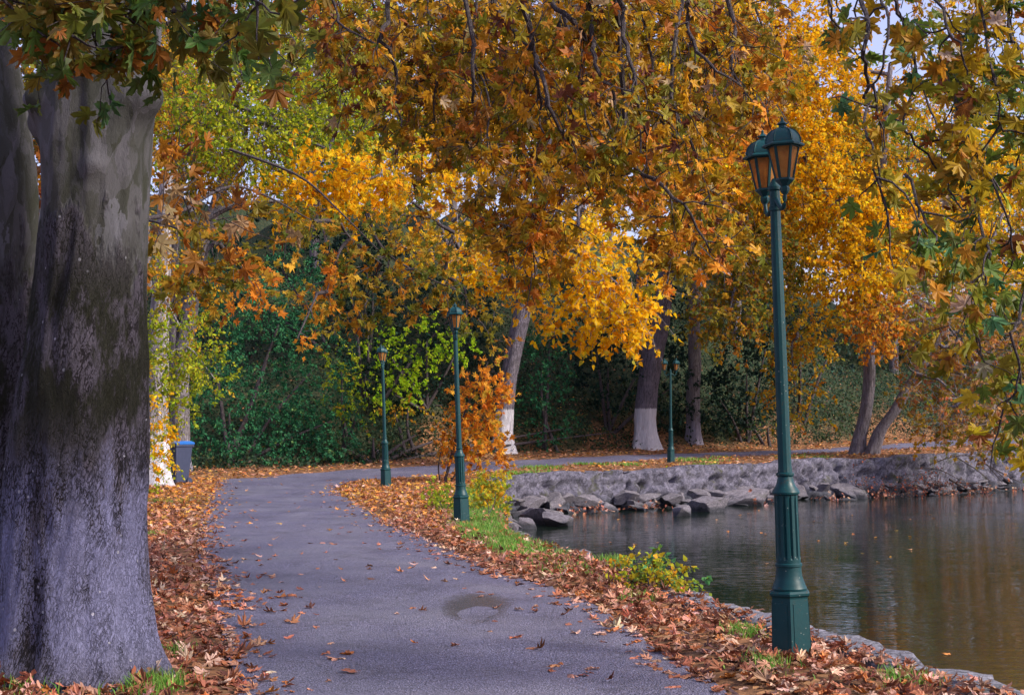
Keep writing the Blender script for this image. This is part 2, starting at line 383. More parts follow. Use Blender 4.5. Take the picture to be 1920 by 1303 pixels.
def ground_mat():
    m, nt, out = mat('leafy_soil'); v = mapping(nt)
    vo = voro(nt, v, 9); vo2 = voro(nt, v, 23)
    c = ramp(nt, vo.outputs['Color'], [(.15, (.05,.03,.02)), (.4, (.16,.075,.035)), (.6, (.28,.13,.06)), (.85, (.4,.22,.10))])
    c2 = ramp(nt, vo2.outputs['Color'], [(.2, (.035,.022,.015)), (.8, (.26,.13,.06))])
    c = mixc(nt, .5, c, c2)
    n = noise(nt, v, 1.1, 6, .65)
    c = mixc(nt, mth(nt, 'MULTIPLY', mth(nt, 'SUBTRACT', n, .5, True), 4, True), c, (.035,.028,.02))
    ge = nt.nodes.new('ShaderNodeAttribute'); ge.attribute_name = 'col'
    sp = nt.nodes.new('ShaderNodeSeparateColor'); L(nt, ge.outputs['Color'], sp.inputs[0])
    n3 = noise(nt, v, 6, 5, .7)
    hillc = ramp(nt, n3, [(.3, (.012,.02,.012)), (.5, (.03,.05,.025)), (.7, (.09,.07,.035))])
    c = mixc(nt, sp.outputs[0], c, hillc)
    c = mixc(nt, sp.outputs[1], c, mixc(nt, n3, (.05,.045,.05), (.12,.10,.10)))
    h = mth(nt, 'ADD', vo.outputs['Distance'], n3)
    bsdf(nt, out, c, .95, bump(nt, h, .8, .04), .15); return m
M_GROUND = ground_mat()

def water_mat():
    m, nt, out = mat('lake_water')
    v = mapping(nt, (1, 1, 1)); n1 = noise(nt, v, 3.2, 3, .5)
    n2 = noise(nt, mapping(nt, (.35, 1.6, 1)), 5.0, 2, .5); n3 = noise(nt, v, .22, 3)
    amp = mth(nt, 'ADD', mth(nt, 'MULTIPLY', mth(nt, 'SUBTRACT', n3, .42, True), 2.5, True), .35)
    h = mth(nt, 'MULTIPLY', mth(nt, 'ADD', mth(nt, 'MULTIPLY', n1, .5), n2), amp)
    p = bsdf(nt, out, (.008,.016,.010), .02, bump(nt, h, .6, .02), .6); p.inputs['IOR'].default_value = 1.36
    return m
M_WATER = water_mat()

def stone_mat(name, light=(.36,.35,.40), dark=(.07,.07,.085), sc=1.0, vert=.6, moss=.5, wet=True, tide=.16):
    m, nt, out = mat(name); v = mapping(nt, (1, 1, vert)); v1 = mapping(nt)
    n1 = noise(nt, v, 4*sc, 8, .68); n2 = noise(nt, v, 19*sc, 6, .7)
    wv = nt.nodes.new('ShaderNodeVectorMath'); wv.operation = 'ADD'; cmb = nt.nodes.new('ShaderNodeCombineXYZ')
    q = mth(nt, 'MULTIPLY', mth(nt, 'SUBTRACT', n1, .5), .7)
    for i in range(3): L(nt, q, cmb.inputs[i])
    L(nt, v, wv.inputs[0]); L(nt, cmb.outputs[0], wv.inputs[1])
    ck = voro(nt, wv.outputs[0], 3.4*sc, 'DISTANCE_TO_EDGE').outputs['Distance']
    crack = mth(nt, 'MULTIPLY', ck, 14, True)
    s = mth(nt, 'ADD', mth(nt, 'MULTIPLY', n1, .5), mth(nt, 'MULTIPLY', n2, .5))
    c = ramp(nt, s, [(.34, dark), (.5, tuple((a+b)/2 for a, b in zip(light, dark))), (.62, light), (.8, tuple(min(x*1.35, .8) for x in light))])
    c = mixc(nt, mth(nt, 'MULTIPLY', mth(nt, 'SUBTRACT', 1.0, crack), .75), c, (.02,.02,.025))
    mo = noise(nt, v1, 1.7, 5, .65)
    c = mixc(nt, mth(nt, 'MULTIPLY', mth(nt, 'MULTIPLY', mth(nt, 'SUBTRACT', mo, .56, True), 8, True), moss), c, (.06,.065,.02))
    geo = nt.nodes.new('ShaderNodeNewGeometry'); sep = nt.nodes.new('ShaderNodeSeparateXYZ'); L(nt, geo.outputs['Position'], sep.inputs[0])
    if wet:  # the tide mark left by the water
        w = mth(nt, 'MULTIPLY', mth(nt, 'SUBTRACT', mth(nt, 'ADD', WATER+tide, mth(nt, 'MULTIPLY', mth(nt, 'SUBTRACT', n1, .5), .25+tide)), sep.outputs[2]), 5 if tide > .3 else 16, True)
        c = mixc(nt, mth(nt, 'MULTIPLY', w, .8), c, (.03,.035,.045))
    h = mth(nt, 'ADD', mth(nt, 'MULTIPLY', n1, .9), mth(nt, 'ADD', mth(nt, 'MULTIPLY', n2, .45), mth(nt, 'MULTIPLY', crack, .35)))
    bsdf(nt, out, c, .88, bump(nt, h, .9, .07/sc), .3); return m
M_WALL = stone_mat('weathered_wall', (.23,.22,.29), (.03,.03,.045), 1.9, .85, .8, True, .45); M_ROCK = stone_mat('boulder_stone', (.30,.28,.32), (.05,.045,.055), 2.4, 1.0, .5)
M_COPE = stone_mat('coping_stone', (.30,.30,.36), (.09,.09,.11), 2.2, 1.0, .5, False)

def paint(name='green_cast_iron', col=(.0012,.046,.052)):
    m, nt, out = mat(name); v = mapping(nt)
    n = noise(nt, v, 7, 5, .65); n2 = noise(nt, v, 45, 4, .7); sp = voro(nt, v, 30)
    c = mixc(nt, mth(nt, 'MULTIPLY', n, .9), tuple(x*.55 for x in col), tuple(x*1.35 for x in col))
    c = mixc(nt, mth(nt, 'MULTIPLY', mth(nt, 'LESS_THAN', mth(nt, 'ADD', sp.outputs['Distance'], mth(nt, 'MULTIPLY', n, .5)), .325), .7), c, (.28,.30,.27))
    c = mixc(nt, mth(nt, 'MULTIPLY', mth(nt, 'SUBTRACT', mth(nt, 'ADD', mth(nt, 'MULTIPLY', n2, .6), mth(nt, 'MULTIPLY', n, .4)), .56, True), 9, True), c, (.045,.035,.022))
    bsdf(nt, out, c, ramp(nt, n, [(.3, (.55,)*3), (.7, (.36,)*3)]), bump(nt, n2, .25, .004), .3); return m
M_LAMP = paint(); M_ROOF = paint('lantern_roof_paint', (.004,.055,.062))
def glass_mat():
    m, nt, out = mat('dirty_lantern_glass'); v = mapping(nt); n = noise(nt, v, 9, 5, .7)
    c = mixc(nt, mth(nt, 'MULTIPLY', mth(nt, 'SUBTRACT', n, .35, True), 2.5, True), (.85,.56,.2), (.42,.22,.08))
    p = bsdf(nt, None, c, .25, spec=.5); t = nt.nodes.new('ShaderNodeBsdfTranslucent'); L(nt, c, t.inputs[0])
    tr = nt.nodes.new('ShaderNodeBsdfTransparent'); tr.inputs[0].default_value = (.95,.72,.42,1)
    a = nt.nodes.new('ShaderNodeMixShader'); a.inputs[0].default_value = .6; L(nt, p.outputs[0], a.inputs[1]); L(nt, t.outputs[0], a.inputs[2])
    b = nt.nodes.new('ShaderNodeMixShader'); b.inputs[0].default_value = .5; L(nt, a.outputs[0], b.inputs[1]); L(nt, tr.outputs[0], b.inputs[2])
    L(nt, b.outputs[0], out.inputs[0]); return m
M_GLASS = glass_mat()
def simple(name, col, rough=.5, nscale=8, var=.25, spec=.4):
    m, nt, out = mat(name); v = mapping(nt); n = noise(nt, v, nscale, 5, .65)
    c = mixc(nt, n, tuple(x*(1-var) for x in col), tuple(x*(1+var) for x in col)); bsdf(nt, out, c, rough, bump(nt, n, .1, .004), spec); return m
M_BULB = simple('lamp_tube', (.6,.6,.65)); M_BIN = simple('grey_plastic', (.035,.045,.085), .45); M_LID = simple('blue_plastic', (.015,.12,.42), .45)
M_RED = simple('red_mark', (.4,.06,.05))

# ------------------------------------------------------------ ground, road, water
def axis(lo, hi, segs):
    """segs: (upto, step)"""
    out = [lo]
    for up, st in segs:
        while out[-1] < up-1e-6: out.append(min(out[-1]+st, up))
    return np.array(out)
def build_ground():
    xs = axis(-400, 400, [(-60,34),(-24,2),(-11,.5),(8,.16),(24,.3),(60,1.5),(400,34)])
    ys = axis(-30, 620, [(-2,2),(4,.4),(26,.16),(62,.26),(90,.6),(130,2.5),(620,49)])
    X, Y = np.meshgrid(xs, ys); Z = land(X, Y)
    Dr, ir = pdist(X, Y, ROAD); Dl, il = pdist(X, Y, LK)
    Z = np.where(ir, Z-.05*np.clip(Dr/.12, 0, 1), Z)
    verge = np.where(~ir, .03*np.clip(Dr/.25, 0, 1), 0); Z = Z+verge
    sd = np.where(il, -Dl, Dl)                       # + on land
    soft = ((X < 1.6) & (Y > 13.2) & (Y < 40.5))     # natural bank between the two walls
    wd = np.where(soft, .75, .25)
    k = np.clip(1-(sd+np.where(soft, .55, 0))/wd, 0, 1); k = k*k*(3-2*k)
    Z = Z*(1-k)+(-2.4)*k
    rub = soft & (sd < .2) & (sd > -1.6); 
    V = np.stack([X, Y, Z], -1).reshape(-1, 3); ny, nx = X.shape
    idx = np.arange(ny*nx).reshape(ny, nx)
    Fq = np.stack([idx[:-1, :-1], idx[:-1, 1:], idx[1:, 1:], idx[1:, :-1]], -1).reshape(-1, 4)
    e = Y-yfar(X)-4.2+1.2*np.sin(X*.9)+.7*np.sin(X*2.7+1)
    col = np.zeros((ny*nx, 3)); col[:, 0] = np.clip(e/2, 0, 1).ravel(); col[:, 1] = np.clip(k*1.3, 0, 1).ravel()
    tag(mesh('ground', V, Fq, M_GROUND, col=col), kind='structure')
build_ground()

def build_road():
    n = 260
    def res(P, n):
        s = np.concatenate([[0], np.cumsum(np.linalg.norm(np.diff(P, axis=0), axis=1))])
        t = np.linspace(0, s[-1], n); return np.stack([np.interp(t, s, P[:, 0]), np.interp(t, s, P[:, 1])], 1)
    A = res(np.vstack([NL, RF[1:]]), n); B = res(NR, n)
    # pair up so the strip turns the corner: near part and far part resampled separately
    ia = len(NL)-1
    A = np.vstack([res(NL, 300), res(RF, 200)[1:]])
    kb = int(np.argmin(np.hypot(NR[:, 0]+4.4, NR[:, 1]-39.6)))
    B = np.vstack([res(NR[:kb+1], 300), res(NR[kb:], 200)[1:]])
    W = 22; t = np.linspace(0, 1, W)[None, :, None]
    wob = (np.sin(np.arange(len(A))*.9)*.015+R.normal(0, .012, len(A)))[:, None]
    P = A[:, None, :]*(1-t)+B[:, None, :]*t
    P[:, 0, 0] += wob[:, 0]; P[:, -1, 0] += wob[::-1, 0]
    Z = land(P[..., 0], P[..., 1])+.012
    V = np.dstack([P, Z]).reshape(-1, 3); idx = np.arange(P.shape[0]*W).reshape(-1, W)
    Fq = np.stack([idx[:-1, :-1], idx[:-1, 1:], idx[1:, 1:], idx[1:, :-1]], -1).reshape(-1, 4)
    tag(mesh('road', V, Fq, M_ROAD), kind='structure')
build_road()
V = np.array([(-3,-30,WATER),(400,-30,WATER),(400,150,WATER),(-3,150,WATER)])
tag(mesh('water', V, np.array([[0,1,2,3]]), M_WATER, smooth=False), kind='structure')

# puddle
def build_puddle():
    c = gp(893, 1136); m, nt, out = mat('puddle_water'); v = mapping(nt)
    ln = nt.nodes.new('ShaderNodeVectorMath'); ln.operation = 'LENGTH'; mp = mapping(nt, (1/.30, 1/.92, 1)); L(nt, mp, ln.inputs[0])
    f = mth(nt, 'MAXIMUM', mth(nt, 'MULTIPLY', mth(nt, 'SUBTRACT', mth(nt, 'ADD', ln.outputs['Value'], mth(nt, 'ADD', mth(nt, 'MULTIPLY', mth(nt, 'SUBTRACT', noise(nt, v, 7, 3, .6), .5), .9), mth(nt, 'MULTIPLY', mth(nt, 'SUBTRACT', noise(nt, v, 70, 3, .8), .5), 2.4))), .35), 1.3, True), .55)
    p = bsdf(nt, None, (.05,.05,.035), .28, spec=.35); tr = nt.nodes.new('ShaderNodeBsdfTransparent')
    mx = nt.nodes.new('ShaderNodeMixShader'); L(nt, f, mx.inputs[0]); L(nt, p.outputs[0], mx.inputs[1]); L(nt, tr.outputs[0], mx.inputs[2]); L(nt, mx.outputs[0], out.inputs[0])
    a = np.linspace(0, 2*np.pi, 49)[:-1]; rr = 1.15+.1*np.sin(3*a)+.06*np.sin(7*a)
    V = [(0,0,0)]+[(.30*r*math.cos(t), .92*r*math.sin(t), 0) for r, t in zip(rr, a)]
    zz = [float(land(c[0]+x, c[1]+y))+.016 for x, y, _ in V]
    V = [(x, y, z-zz[0]) for (x, y, _), z in zip(V, zz)]
    o = mesh('puddle', np.array(V), [[0, i, i % 48+1] for i in range(1, 49)], m, smooth=True, loc=(c[0], c[1], zz[0])); tag(o, kind='structure')
build_puddle()

# ------------------------------------------------------------ walls
def wall(name, label, pts, th_in, th_out, top_fn, bot, mat_, step=.12, seed=0, rough=.05, batter=.08, blocks=False):
    P = np.array(pts, float); s = np.concatenate([[0], np.cumsum(np.linalg.norm(np.diff(P, axis=0), axis=1))])
    n = int(s[-1]/step); t = np.linspace(0, s[-1], n)
    C2 = np.stack([np.interp(t, s, P[:, 0]), np.interp(t, s, P[:, 1])], 1)
    Tn = np.gradient(C2, axis=0); 
    k = np.ones(9)/9; Tn = np.stack([np.convolve(np.pad(Tn[:, j], 4, 'edge'), k, 'valid') for j in (0, 1)], 1)
    Tn /= np.linalg.norm(Tn, axis=1, keepdims=True)
    Nn = np.stack([Tn[:, 1], -Tn[:, 0]], 1)     # towards the lake (lake on the right of travel)
    V = []; m = 0
    for i in range(n):
        top = float(top_fn(C2[i, 0], C2[i, 1])); prof = [(-th_in, bot), (-th_in, top-.02), (-th_in*.5, top)]
        prof += [(th_out*u, top+.005) for u in (0, .5, .9)]
        H = top-bot; nz = max(6, int(H/.09))
        prof += [(th_out+batter*q/nz*1.0, top-.03-(H-.03)*q/nz) for q in range(0, nz+1)] if False else [(th_out+batter*q/24, top-.03-(H-.03)*q/24) for q in range(25)]
        m = len(prof)
        for j, (o, z) in enumerate(prof):
            p = Vector((C2[i, 0]*1.6+seed, C2[i, 1]*1.6, z*2.2)); d = (mnoise.fractal(p*1.4, 1, 2, 5)*rough*1.6+mnoise.fractal(p*5, 1, 2, 3)*rough*.5) if j >= 1 else 0
            if j >= 6 and blocks:
                vd = mnoise.voronoi(Vector((p.x*.55+d*.4, p.y*.55, p.z*.8)))[0]; eg = vd[1]-vd[0]; lo = min(1, max(0, (top-z-.30)/.06))
                d += lo*(-.08-.20*max(0, 1-eg/.09)+.12*min(1, eg/.7))+(1-lo)*.03
            q = C2[i]+Nn[i]*(o+(d if j >= 5 else 0)); V.append((q[0], q[1], z+(d*.35 if 1 <= j <= 6 else d*.2)))
    idx = np.arange(n*m).reshape(n, m)
    Fq = np.stack([idx[:-1, :-1], idx[:-1, 1:], idx[1:, 1:], idx[1:, :-1]], -1).reshape(-1, 4)
    o = mesh(name, np.array(V), Fq[:, ::-1], mat_); tag(o, label, 'wall'); return o
wall('embankment_wall', 'low grey stone bank edging half buried in brown leaves beside the first lamp', LAKE[1:10][::-1] and LAKE[1:10], .22, .14, lambda x, y: land(x, y)+.045, -1.6, M_COPE, .09, 3, .05)
FARW = LAKE[16:26]
wall('quay_wall', 'long cracked grey concrete and stone wall holding the far bank', FARW, .45, .12, lambda x, y: land(x, y)+.06+.05*math.sin(x*1.3), -1.7, M_WALL, .075, 9, .13, .45, True)

# ------------------------------------------------------------ boulders
def ico(sub):
    import bmesh
    bm = bmesh.new(); bmesh.ops.create_icosphere(bm, subdivisions=sub, radius=1); V = np.array([v.co[:] for v in bm.verts]); Fc = np.array([[v.index for v in f.verts] for f in bm.faces]); bm.free(); return V, Fc
IV, IF = ico(4)
def rock_mesh(seed):
    r = np.random.default_rng(seed); V = IV.copy()
    for _ in range(18):
        d = r.normal(0, 1, 3); d /= np.linalg.norm(d); c = r.uniform(.42, .78); q = V@d; V -= np.maximum(q-c, 0)[:, None]*d
    out = []
    for v in V:
        p = Vector(v)+Vector((seed*3.7, 0, 0)); out.append(v*(1+(.06)*mnoise.fractal(p*1.6, 1, 2, 5)+.02*mnoise.fractal(p*7, 1, 2, 3)))
    me = bpy.data.meshes.new('boulder'); me.from_pydata([tuple(x) for x in out], [], IF.tolist()); me.materials.append(M_ROCK); me.update()
    me.polygons.foreach_set('use_smooth', np.full(len(me.polygons), True)); me.set_sharp_from_angle(angle=math.radians(20)); return me
ROCKS = [rock_mesh(i) for i in range(9)]
def boulder(p, s, label, group=None, k=None, rz=None):
    o = bpy.data.objects.new('boulder', ROCKS[k if k is not None else random.randrange(9)]); link(o)
    o.location = tuple(float(v) for v in p); o.scale = s; o.rotation_euler = (random.uniform(-.25,.25), random.uniform(-.2,.2), rz if rz is not None else random.uniform(0, 6.28))
    tag(o, label, 'boulder', group); return o
def wp(px, py, z=WATER):
    d = ray(px, py); t = (z-CH)/d[2]; return np.array([0,0,CH])+t*d
# the big ones one can tell apart (px, py of the waterline, half sizes)
G1 = 'boulders piled along the foot of the far wall'
for px, py, s, lab in [
    (1090,1062,(.42,.5,.30),'pale flat topped boulder alone in the shallow water'),
    (1122,1066,(.22,.3,.14),'small dark wet boulder touching the lone pale boulder in the water'),
    (1012,986,(.75,.8,.62),'tall dark angular boulder nearest the yellow bush at the wall foot'),
    (1050,990,(.6,.6,.4),'low broad boulder at the waterline beside the heap of red leaves'),
    (985,992,(.42,.4,.30),'small rounded boulder at the water edge under the yellow leaves'),
    (1330,962,(1.0,.8,.55),'broad sloping boulder at the waterline right of the twin lamp'),
    (1410,950,(1.5,.9,.62),'long pale flat boulder with a few leaves on its top'),
    (1278,968,(.40,.4,.42),'upright pale boulder with a red leaf clump at its foot'),
    (1548,936,(.85,.8,.62),'dark pointed boulder behind the first lamp post'),
    (1590,936,(1.1,.7,.72),'large pale block shaped boulder before the driftwood')]:
    p = wp(px, py); p[1] += s[1]*.8; p[2] = WATER+s[2]*.2; p[1] += .5 if s[0] > .5 else 0; boulder(p, s, lab, rz=random.uniform(-.4,.4))
FW = np.array(FARW); sF = np.concatenate([[0], np.cumsum(np.linalg.norm(np.diff(FW, axis=0), axis=1))])
def fw(t, d):
    i = np.searchsorted(sF, t)-1; i = min(max(i, 0), len(FW)-2); T = FW[i+1]-FW[i]; l = np.linalg.norm(T); T = T/l; p = FW[i]+T*(t-sF[i]); return p+np.array([T[1], -T[0]])*d
t = .2
while t < 33:
    for layer in range(3):
        if random.random() < (.95, .8, .5)[layer]*(1 if t < 17 else .7):
            s = random.uniform(.26, .58)*(1, .85, .65)[layer]*(1 if t < 17 else .8); d = .25+layer*.48+random.uniform(-.2,.25)
            p = fw(t+random.uniform(-.2,.2), d); zz = WATER+(.30,.08,-.06)[layer]+random.uniform(-.08,.1)
            boulder((p[0], p[1], zz), (s*random.uniform(1.0,1.9), s, s*random.uniform(.42,.8)), 'rough grey boulder in the pile along the foot of the far wall', G1)
    t += random.uniform(.42,.72)
# rocky toe of the natural bank (mostly behind the bushes), and the far verge stones
for px, py, s, lab in [(705,850,(.34,.3,.22),'white stone on the far verge just left of the third lamp'),(748,848,(.4,.3,.22),'blue grey stone on the far verge just right of the third lamp')]:
    p = gp(px, py+4); boulder((p[0], p[1], p[2]+.05), s, lab)
G2 = 'rocks along the unwalled bank behind the second lamp'
for i in range(46):
    y = random.uniform(24, 41); x = np.interp(y, [22,26,31,37,41], [-.05,-.15,-.2,-.5,-1.1])+random.uniform(-.45,.55)
    s = random.uniform(.14,.36); z = np.interp(x-np.interp(y, [22,26,31,37,41], [-.05,-.15,-.2,-.5,-1.1]), [-.4,0,.5], [-.25,-.55,-.85])
    boulder((x, y, z), (s*1.2, s, s*.8), 'grey rock on the unwalled bank behind the second lamp', G2)

# ------------------------------------------------------------ lamps
def lantern(root, c, sc=1.0):
    """c = foot of the lantern; hexagonal tapering lantern 0.5 m high"""
    x, y, z = c; Lp = MB(); ph = math.radians(10)
    # cup
    Lp.lathe([(.018,z-.02),(.03,z),(.034,z+.02),(.026,z+.035),(.05,z+.06),(.066,z+.075),(.066,z+.088)], 6, (x,y), ph)
    body = Lp.build('lantern', M_LAMP, root, False)
    zb, zt, rb, rt = z+.088, z+.31, .062, .108
    fr = MB()
    for k in range(6):
        a = ph+k*math.pi/3
        for (r0, z0, r1, z1) in ((rb, zb, rt, zt),):
            d = np.array([math.cos(a), math.sin(a)]); tt = np.array([-d[1], d[0]]); w = .0085
            V = []
            for r, zz in ((r0, z0), (r1, z1)):
                for u, v in ((-w, -.012), (w, -.012), (w, .004), (-w, .004)):
                    p = np.array([x, y])+d*(r+v)+tt*u; V.append((p[0], p[1], zz))
            fr.add(V, [[0,1,5,4],[1,2,6,5],[2,3,7,6],[3,0,4,7],[0,3,2,1],[4,5,6,7]])
    fr.lathe([(rt-.014,zt-.012),(rt+.006,zt-.012),(rt+.006,zt+.004),(rt-.014,zt+.004)], 6, (x,y), ph, caps=False)
    fr.build('frame', M_LAMP, body)
    for k in range(6):
        a = ph+k*math.pi/3; b = a+math.pi/3; V = []
        for r, zz in ((rb-.004, zb), (rt-.004, zt-.01)):
            for q in (a, b): V.append((x+r*math.cos(q), y+r*math.sin(q), zz))
        V2 = [((p[0]-x)*.97+x, (p[1]-y)*.97+y, p[2]) for p in V]
        mesh('pane', np.array(V+V2), [[0,1,3,2],[4,6,7,5],[0,4,5,1],[2,3,7,6],[0,2,6,4],[1,5,7,3]], M_GLASS, body, False)
    tb = MB(); tb.lathe([(.016,zb),(.016,zb+.15),(.008,zb+.16)], 10, (x,y)); tb.build('lamp_tube', M_BULB, body, True)
    rf = MB(); prof = [(.10,zt+.002),(.143,zt-.004),(.146,zt+.006),(.132,zt+.016),(.118,zt+.024)]+[(.112*math.cos(q)**.8+.006, zt+.026+.098*math.sin(q)) for q in np.linspace(.12, 1.45, 9)]
    prof += [(.028,zt+.126),(.024,zt+.146),(.040,zt+.152),(.034,zt+.16),(.014,zt+.172),(.009,zt+.182),(.011,zt+.19),(.004,zt+.202)]
    rf.lathe(prof, 6, (x,y), ph); r_ = rf.build('roof', M_ROOF, body, False)
    rb_ = MB()
    for k in range(6):
        a = ph+k*math.pi/3; V = []; pr = prof[4:14]
        d = np.array([math.cos(a), math.sin(a)]); tt = np.array([-d[1], d[0]])
        for r, zz in pr:
            for u, v in ((-.005, -.004), (.005, -.004), (.005, .006), (-.005, .006)):
                p = np.array([x, y])+d*(r+v)+tt*u; V.append((p[0], p[1], zz+max(0, v)*.5))
        n = len(pr); rb_.add(V, [[i*4+j, i*4+(j+1) % 4, i*4+4+(j+1) % 4, i*4+4+j] for i in range(n-1) for j in range(4)])
    rb_.build('roof_seam', M_ROOF, r_)
def lamp(loc, label, rz, lean, double=True, hexph=0.0, arm=.21, bare=False):
    root = thing('street_lamp', label, 'street lamp', loc, 'green twin lantern lamps along the lakeside road', (lean[0], lean[1], rz))
    b = MB(); b.lathe([(.158,-.06),(.158,.03),(.150,.045),(.138,.43),(.140,.44),(.152,.452),(.154,.466),(.140,.480),(.12,.484)], 6, ph=hexph)
    base = b.build('base', M_LAMP, root)
    for k in range(6):
        a = hexph+(k+.5)*math.pi/3; d = np.array([math.cos(a), math.sin(a)]); tt = np.array([-d[1], d[0]]); pn = MB(); ap = math.cos(math.pi/6)
        def fr(w0, w1, z0, z1, o):
            V = []
            for z, w in ((z0, w0), (z1, w1)):
                rr = np.interp(z, [.045,.43], [.150,.138])*ap
                for u, v in ((-w, -.006), (w, -.006), (w, o), (-w, o)):
                    p = d*(rr+v)+tt*u; V.append((p[0], p[1], z))
            return V
        q = [[0,1,5,4],[1,2,6,5],[2,3,7,6],[3,0,4,7],[0,3,2,1],[4,5,6,7]]
        pn.add(fr(.05, .046, .08, .40, .0035), q); pn.build('side_panel', M_LAMP, base)
    c = MB(); c.lathe([(.118,.484),(.120,.495),(.112,.51),(.108,.525),(.098,.55),(.090,.58),(.087,.62),(.087,.64),(.094,.645),(.094,.66),(.086,.668)], 32, caps=False)
    fl = lambda a, z: .16*max(0, math.cos(a*12))**.6 if .70 < z < 1.11 else 0
    c.lathe([(.084,.668),(.084,.69),(.084,.705),(.083,.72),(.081,.9),(.080,1.08),(.080,1.10),(.081,1.13)], 96, flute=fl, caps=False)
    c.lathe([(.081,1.13),(.094,1.138),(.096,1.150),(.088,1.165),(.070,1.19),(.058,1.22),(.052,1.255),(.056,1.26),(.062,1.268),(.062,1.28),(.054,1.286)], 32, caps=False)
    col = autosmooth(c.build('column_foot', M_LAMP, root))
    p = MB(); p.lathe([(.050,1.286),(.0465,1.33),(.046,1.38),(.0435,1.9),(.040,2.6),(.0365,3.08),(.036,3.10)], 12, caps=False)
    p.lathe([(.036,3.10),(.044,3.105),(.044,3.13),(.038,3.14),(.036,3.24),(.046,3.25),(.046,3.27),(.03,3.29),(.02,3.32),(.012,3.33)], 16)
    autosmooth(p.build('pole', M_LAMP, root), 25)
    for sgn in ((1, -1) if double else (1,)):
        ts = np.linspace(0, 1, 14); P = np.stack([sgn*(.03+(arm-.03)*np.sin(ts*math.pi/2)), 0*ts, 3.18-.09*np.sin(ts*math.pi)+(3.215-3.18)*ts**2], 1)[None]
        Vt, Ft = tubes(P, np.array([.017]), np.array([.014]), 8); mesh('arm', Vt, Ft, M_LAMP, root)
        lantern(root, (sgn*arm, 0, 3.205))
    # little scroll bracket
    return root
def lean_from(px0, py0, px1, py1, Y):
    """tilt about Y axis so that the photographed lean is met"""
    a = at(px0, py0, Y); b = at(px1, py1, Y); return math.atan2(b[0]-a[0], b[2]-a[2])
g = gp(1484, 1232); l1 = lean_from(1484,1232,1449,300,g[1])
def place_lamp(px, py, px1, py1, label, rz, hexph):
    g = gp(px, py); ln = lean_from(px, py, px1, py1, g[1])
    o = lamp(g, label, rz, (0, 0), hexph=hexph)
    o.rotation_mode = 'QUATERNION'
    from mathutils import Quaternion
    o.rotation_quaternion = Quaternion((0,1,0), ln) @ Quaternion((0,0,1), rz)
    return o
place_lamp(1485,1238,1450,300,'tall green lamp post nearest the camera on the leafy water edge',math.radians(-81.5),math.radians(81.5+20))
place_lamp(866,983,852,590,'green lamp post standing in bright grass with a dirty brown lantern',math.radians(-84),math.radians(84+28))
place_lamp(724,913,717,670,'slim green lamp post where the road bends, set on the leafy verge',math.radians(-93),math.radians(93+26))
place_lamp(1258,868,1257,690,'green lamp post with both lanterns side by side on the far bank',math.radians(0),math.radians(20))

# ------------------------------------------------------------ wheelie bin
def build_bin():
    g = gp(330, 909); g[2] = land(g[0], g[1]); root = thing('wheelie_bin', 'grey wheelie bin with a blue lid between two pale tree trunks', 'bin', g, rot=(0,0,math.radians(-28)))
    def boxm(w0, d0, z0, w1, d1, z1, name, m, par, bev=.02):
        V = []
        for w, d, z in ((w0, d0, z0), (w1, d1, z1)):
            for sx, sy in ((-1,-1),(1,-1),(1,1),(-1,1)): V.append((sx*w, sy*d, z))
        o = mesh(name, np.array(V), [[0,3,2,1],[4,5,6,7],[0,1,5,4],[1,2,6,5],[2,3,7,6],[3,0,4,7]], m, par, False)
        b = o.modifiers.new('b', 'BEVEL'); b.width = bev; b.segments = 3; return autosmooth(o)
    body = boxm(.22,.25,.06,.29,.33,1.06,'body',M_BIN,root,.03)
    boxm(.315,.36,1.03,.315,.36,1.085,'rim',M_BIN,root,.012)
    lid = MB(); prof = [(-.37,1.089),(-.37,1.13),(-.25,1.17),(0,1.185),(.25,1.175),(.37,1.14),(.37,1.089)]
    V = [(sx*.32, y, z) for sx in (-1, 1) for y, z in prof]; n = len(prof)
    lid.add(V, [list(range(n))[::-1], [n+i for i in range(n)]]+[[i, i+1, n+i+1, n+i] for i in range(n-1)]+[[n-1, 0, n, 2*n-1]])
    o = lid.build('lid', M_LID, root); b = o.modifiers.new('b', 'BEVEL'); b.width = .012; b.segments = 2
    for sx in (-1, 1):
        w = MB(); w.lathe([(.03,-.03),(.095,-.03),(.10,-.015),(.10,.015),(.095,.03),(.03,.03)], 20); o = w.build('wheel', M_BULB if False else M_BIN, root, False)
        o.rotation_euler = (0, math.pi/2, 0); o.location = (sx*.25, .24, .10)
    h = MB(); h.lathe([(.014,-.24),(.014,.24)], 10); o = h.build('handle', M_BIN, root, True); o.rotation_euler = (0, math.pi/2, 0); o.location = (0, .40, 1.02)
    mesh('emblem', np.array([(-.11,-.306,.62),(-.02,-.308,.65),(.08,-.308,.65),(.08,-.31,.68),(-.02,-.31,.68),(-.11,-.308,.65)]), [[0,1,4,5],[1,2,3,4]], M_RED, root, False)
build_bin()

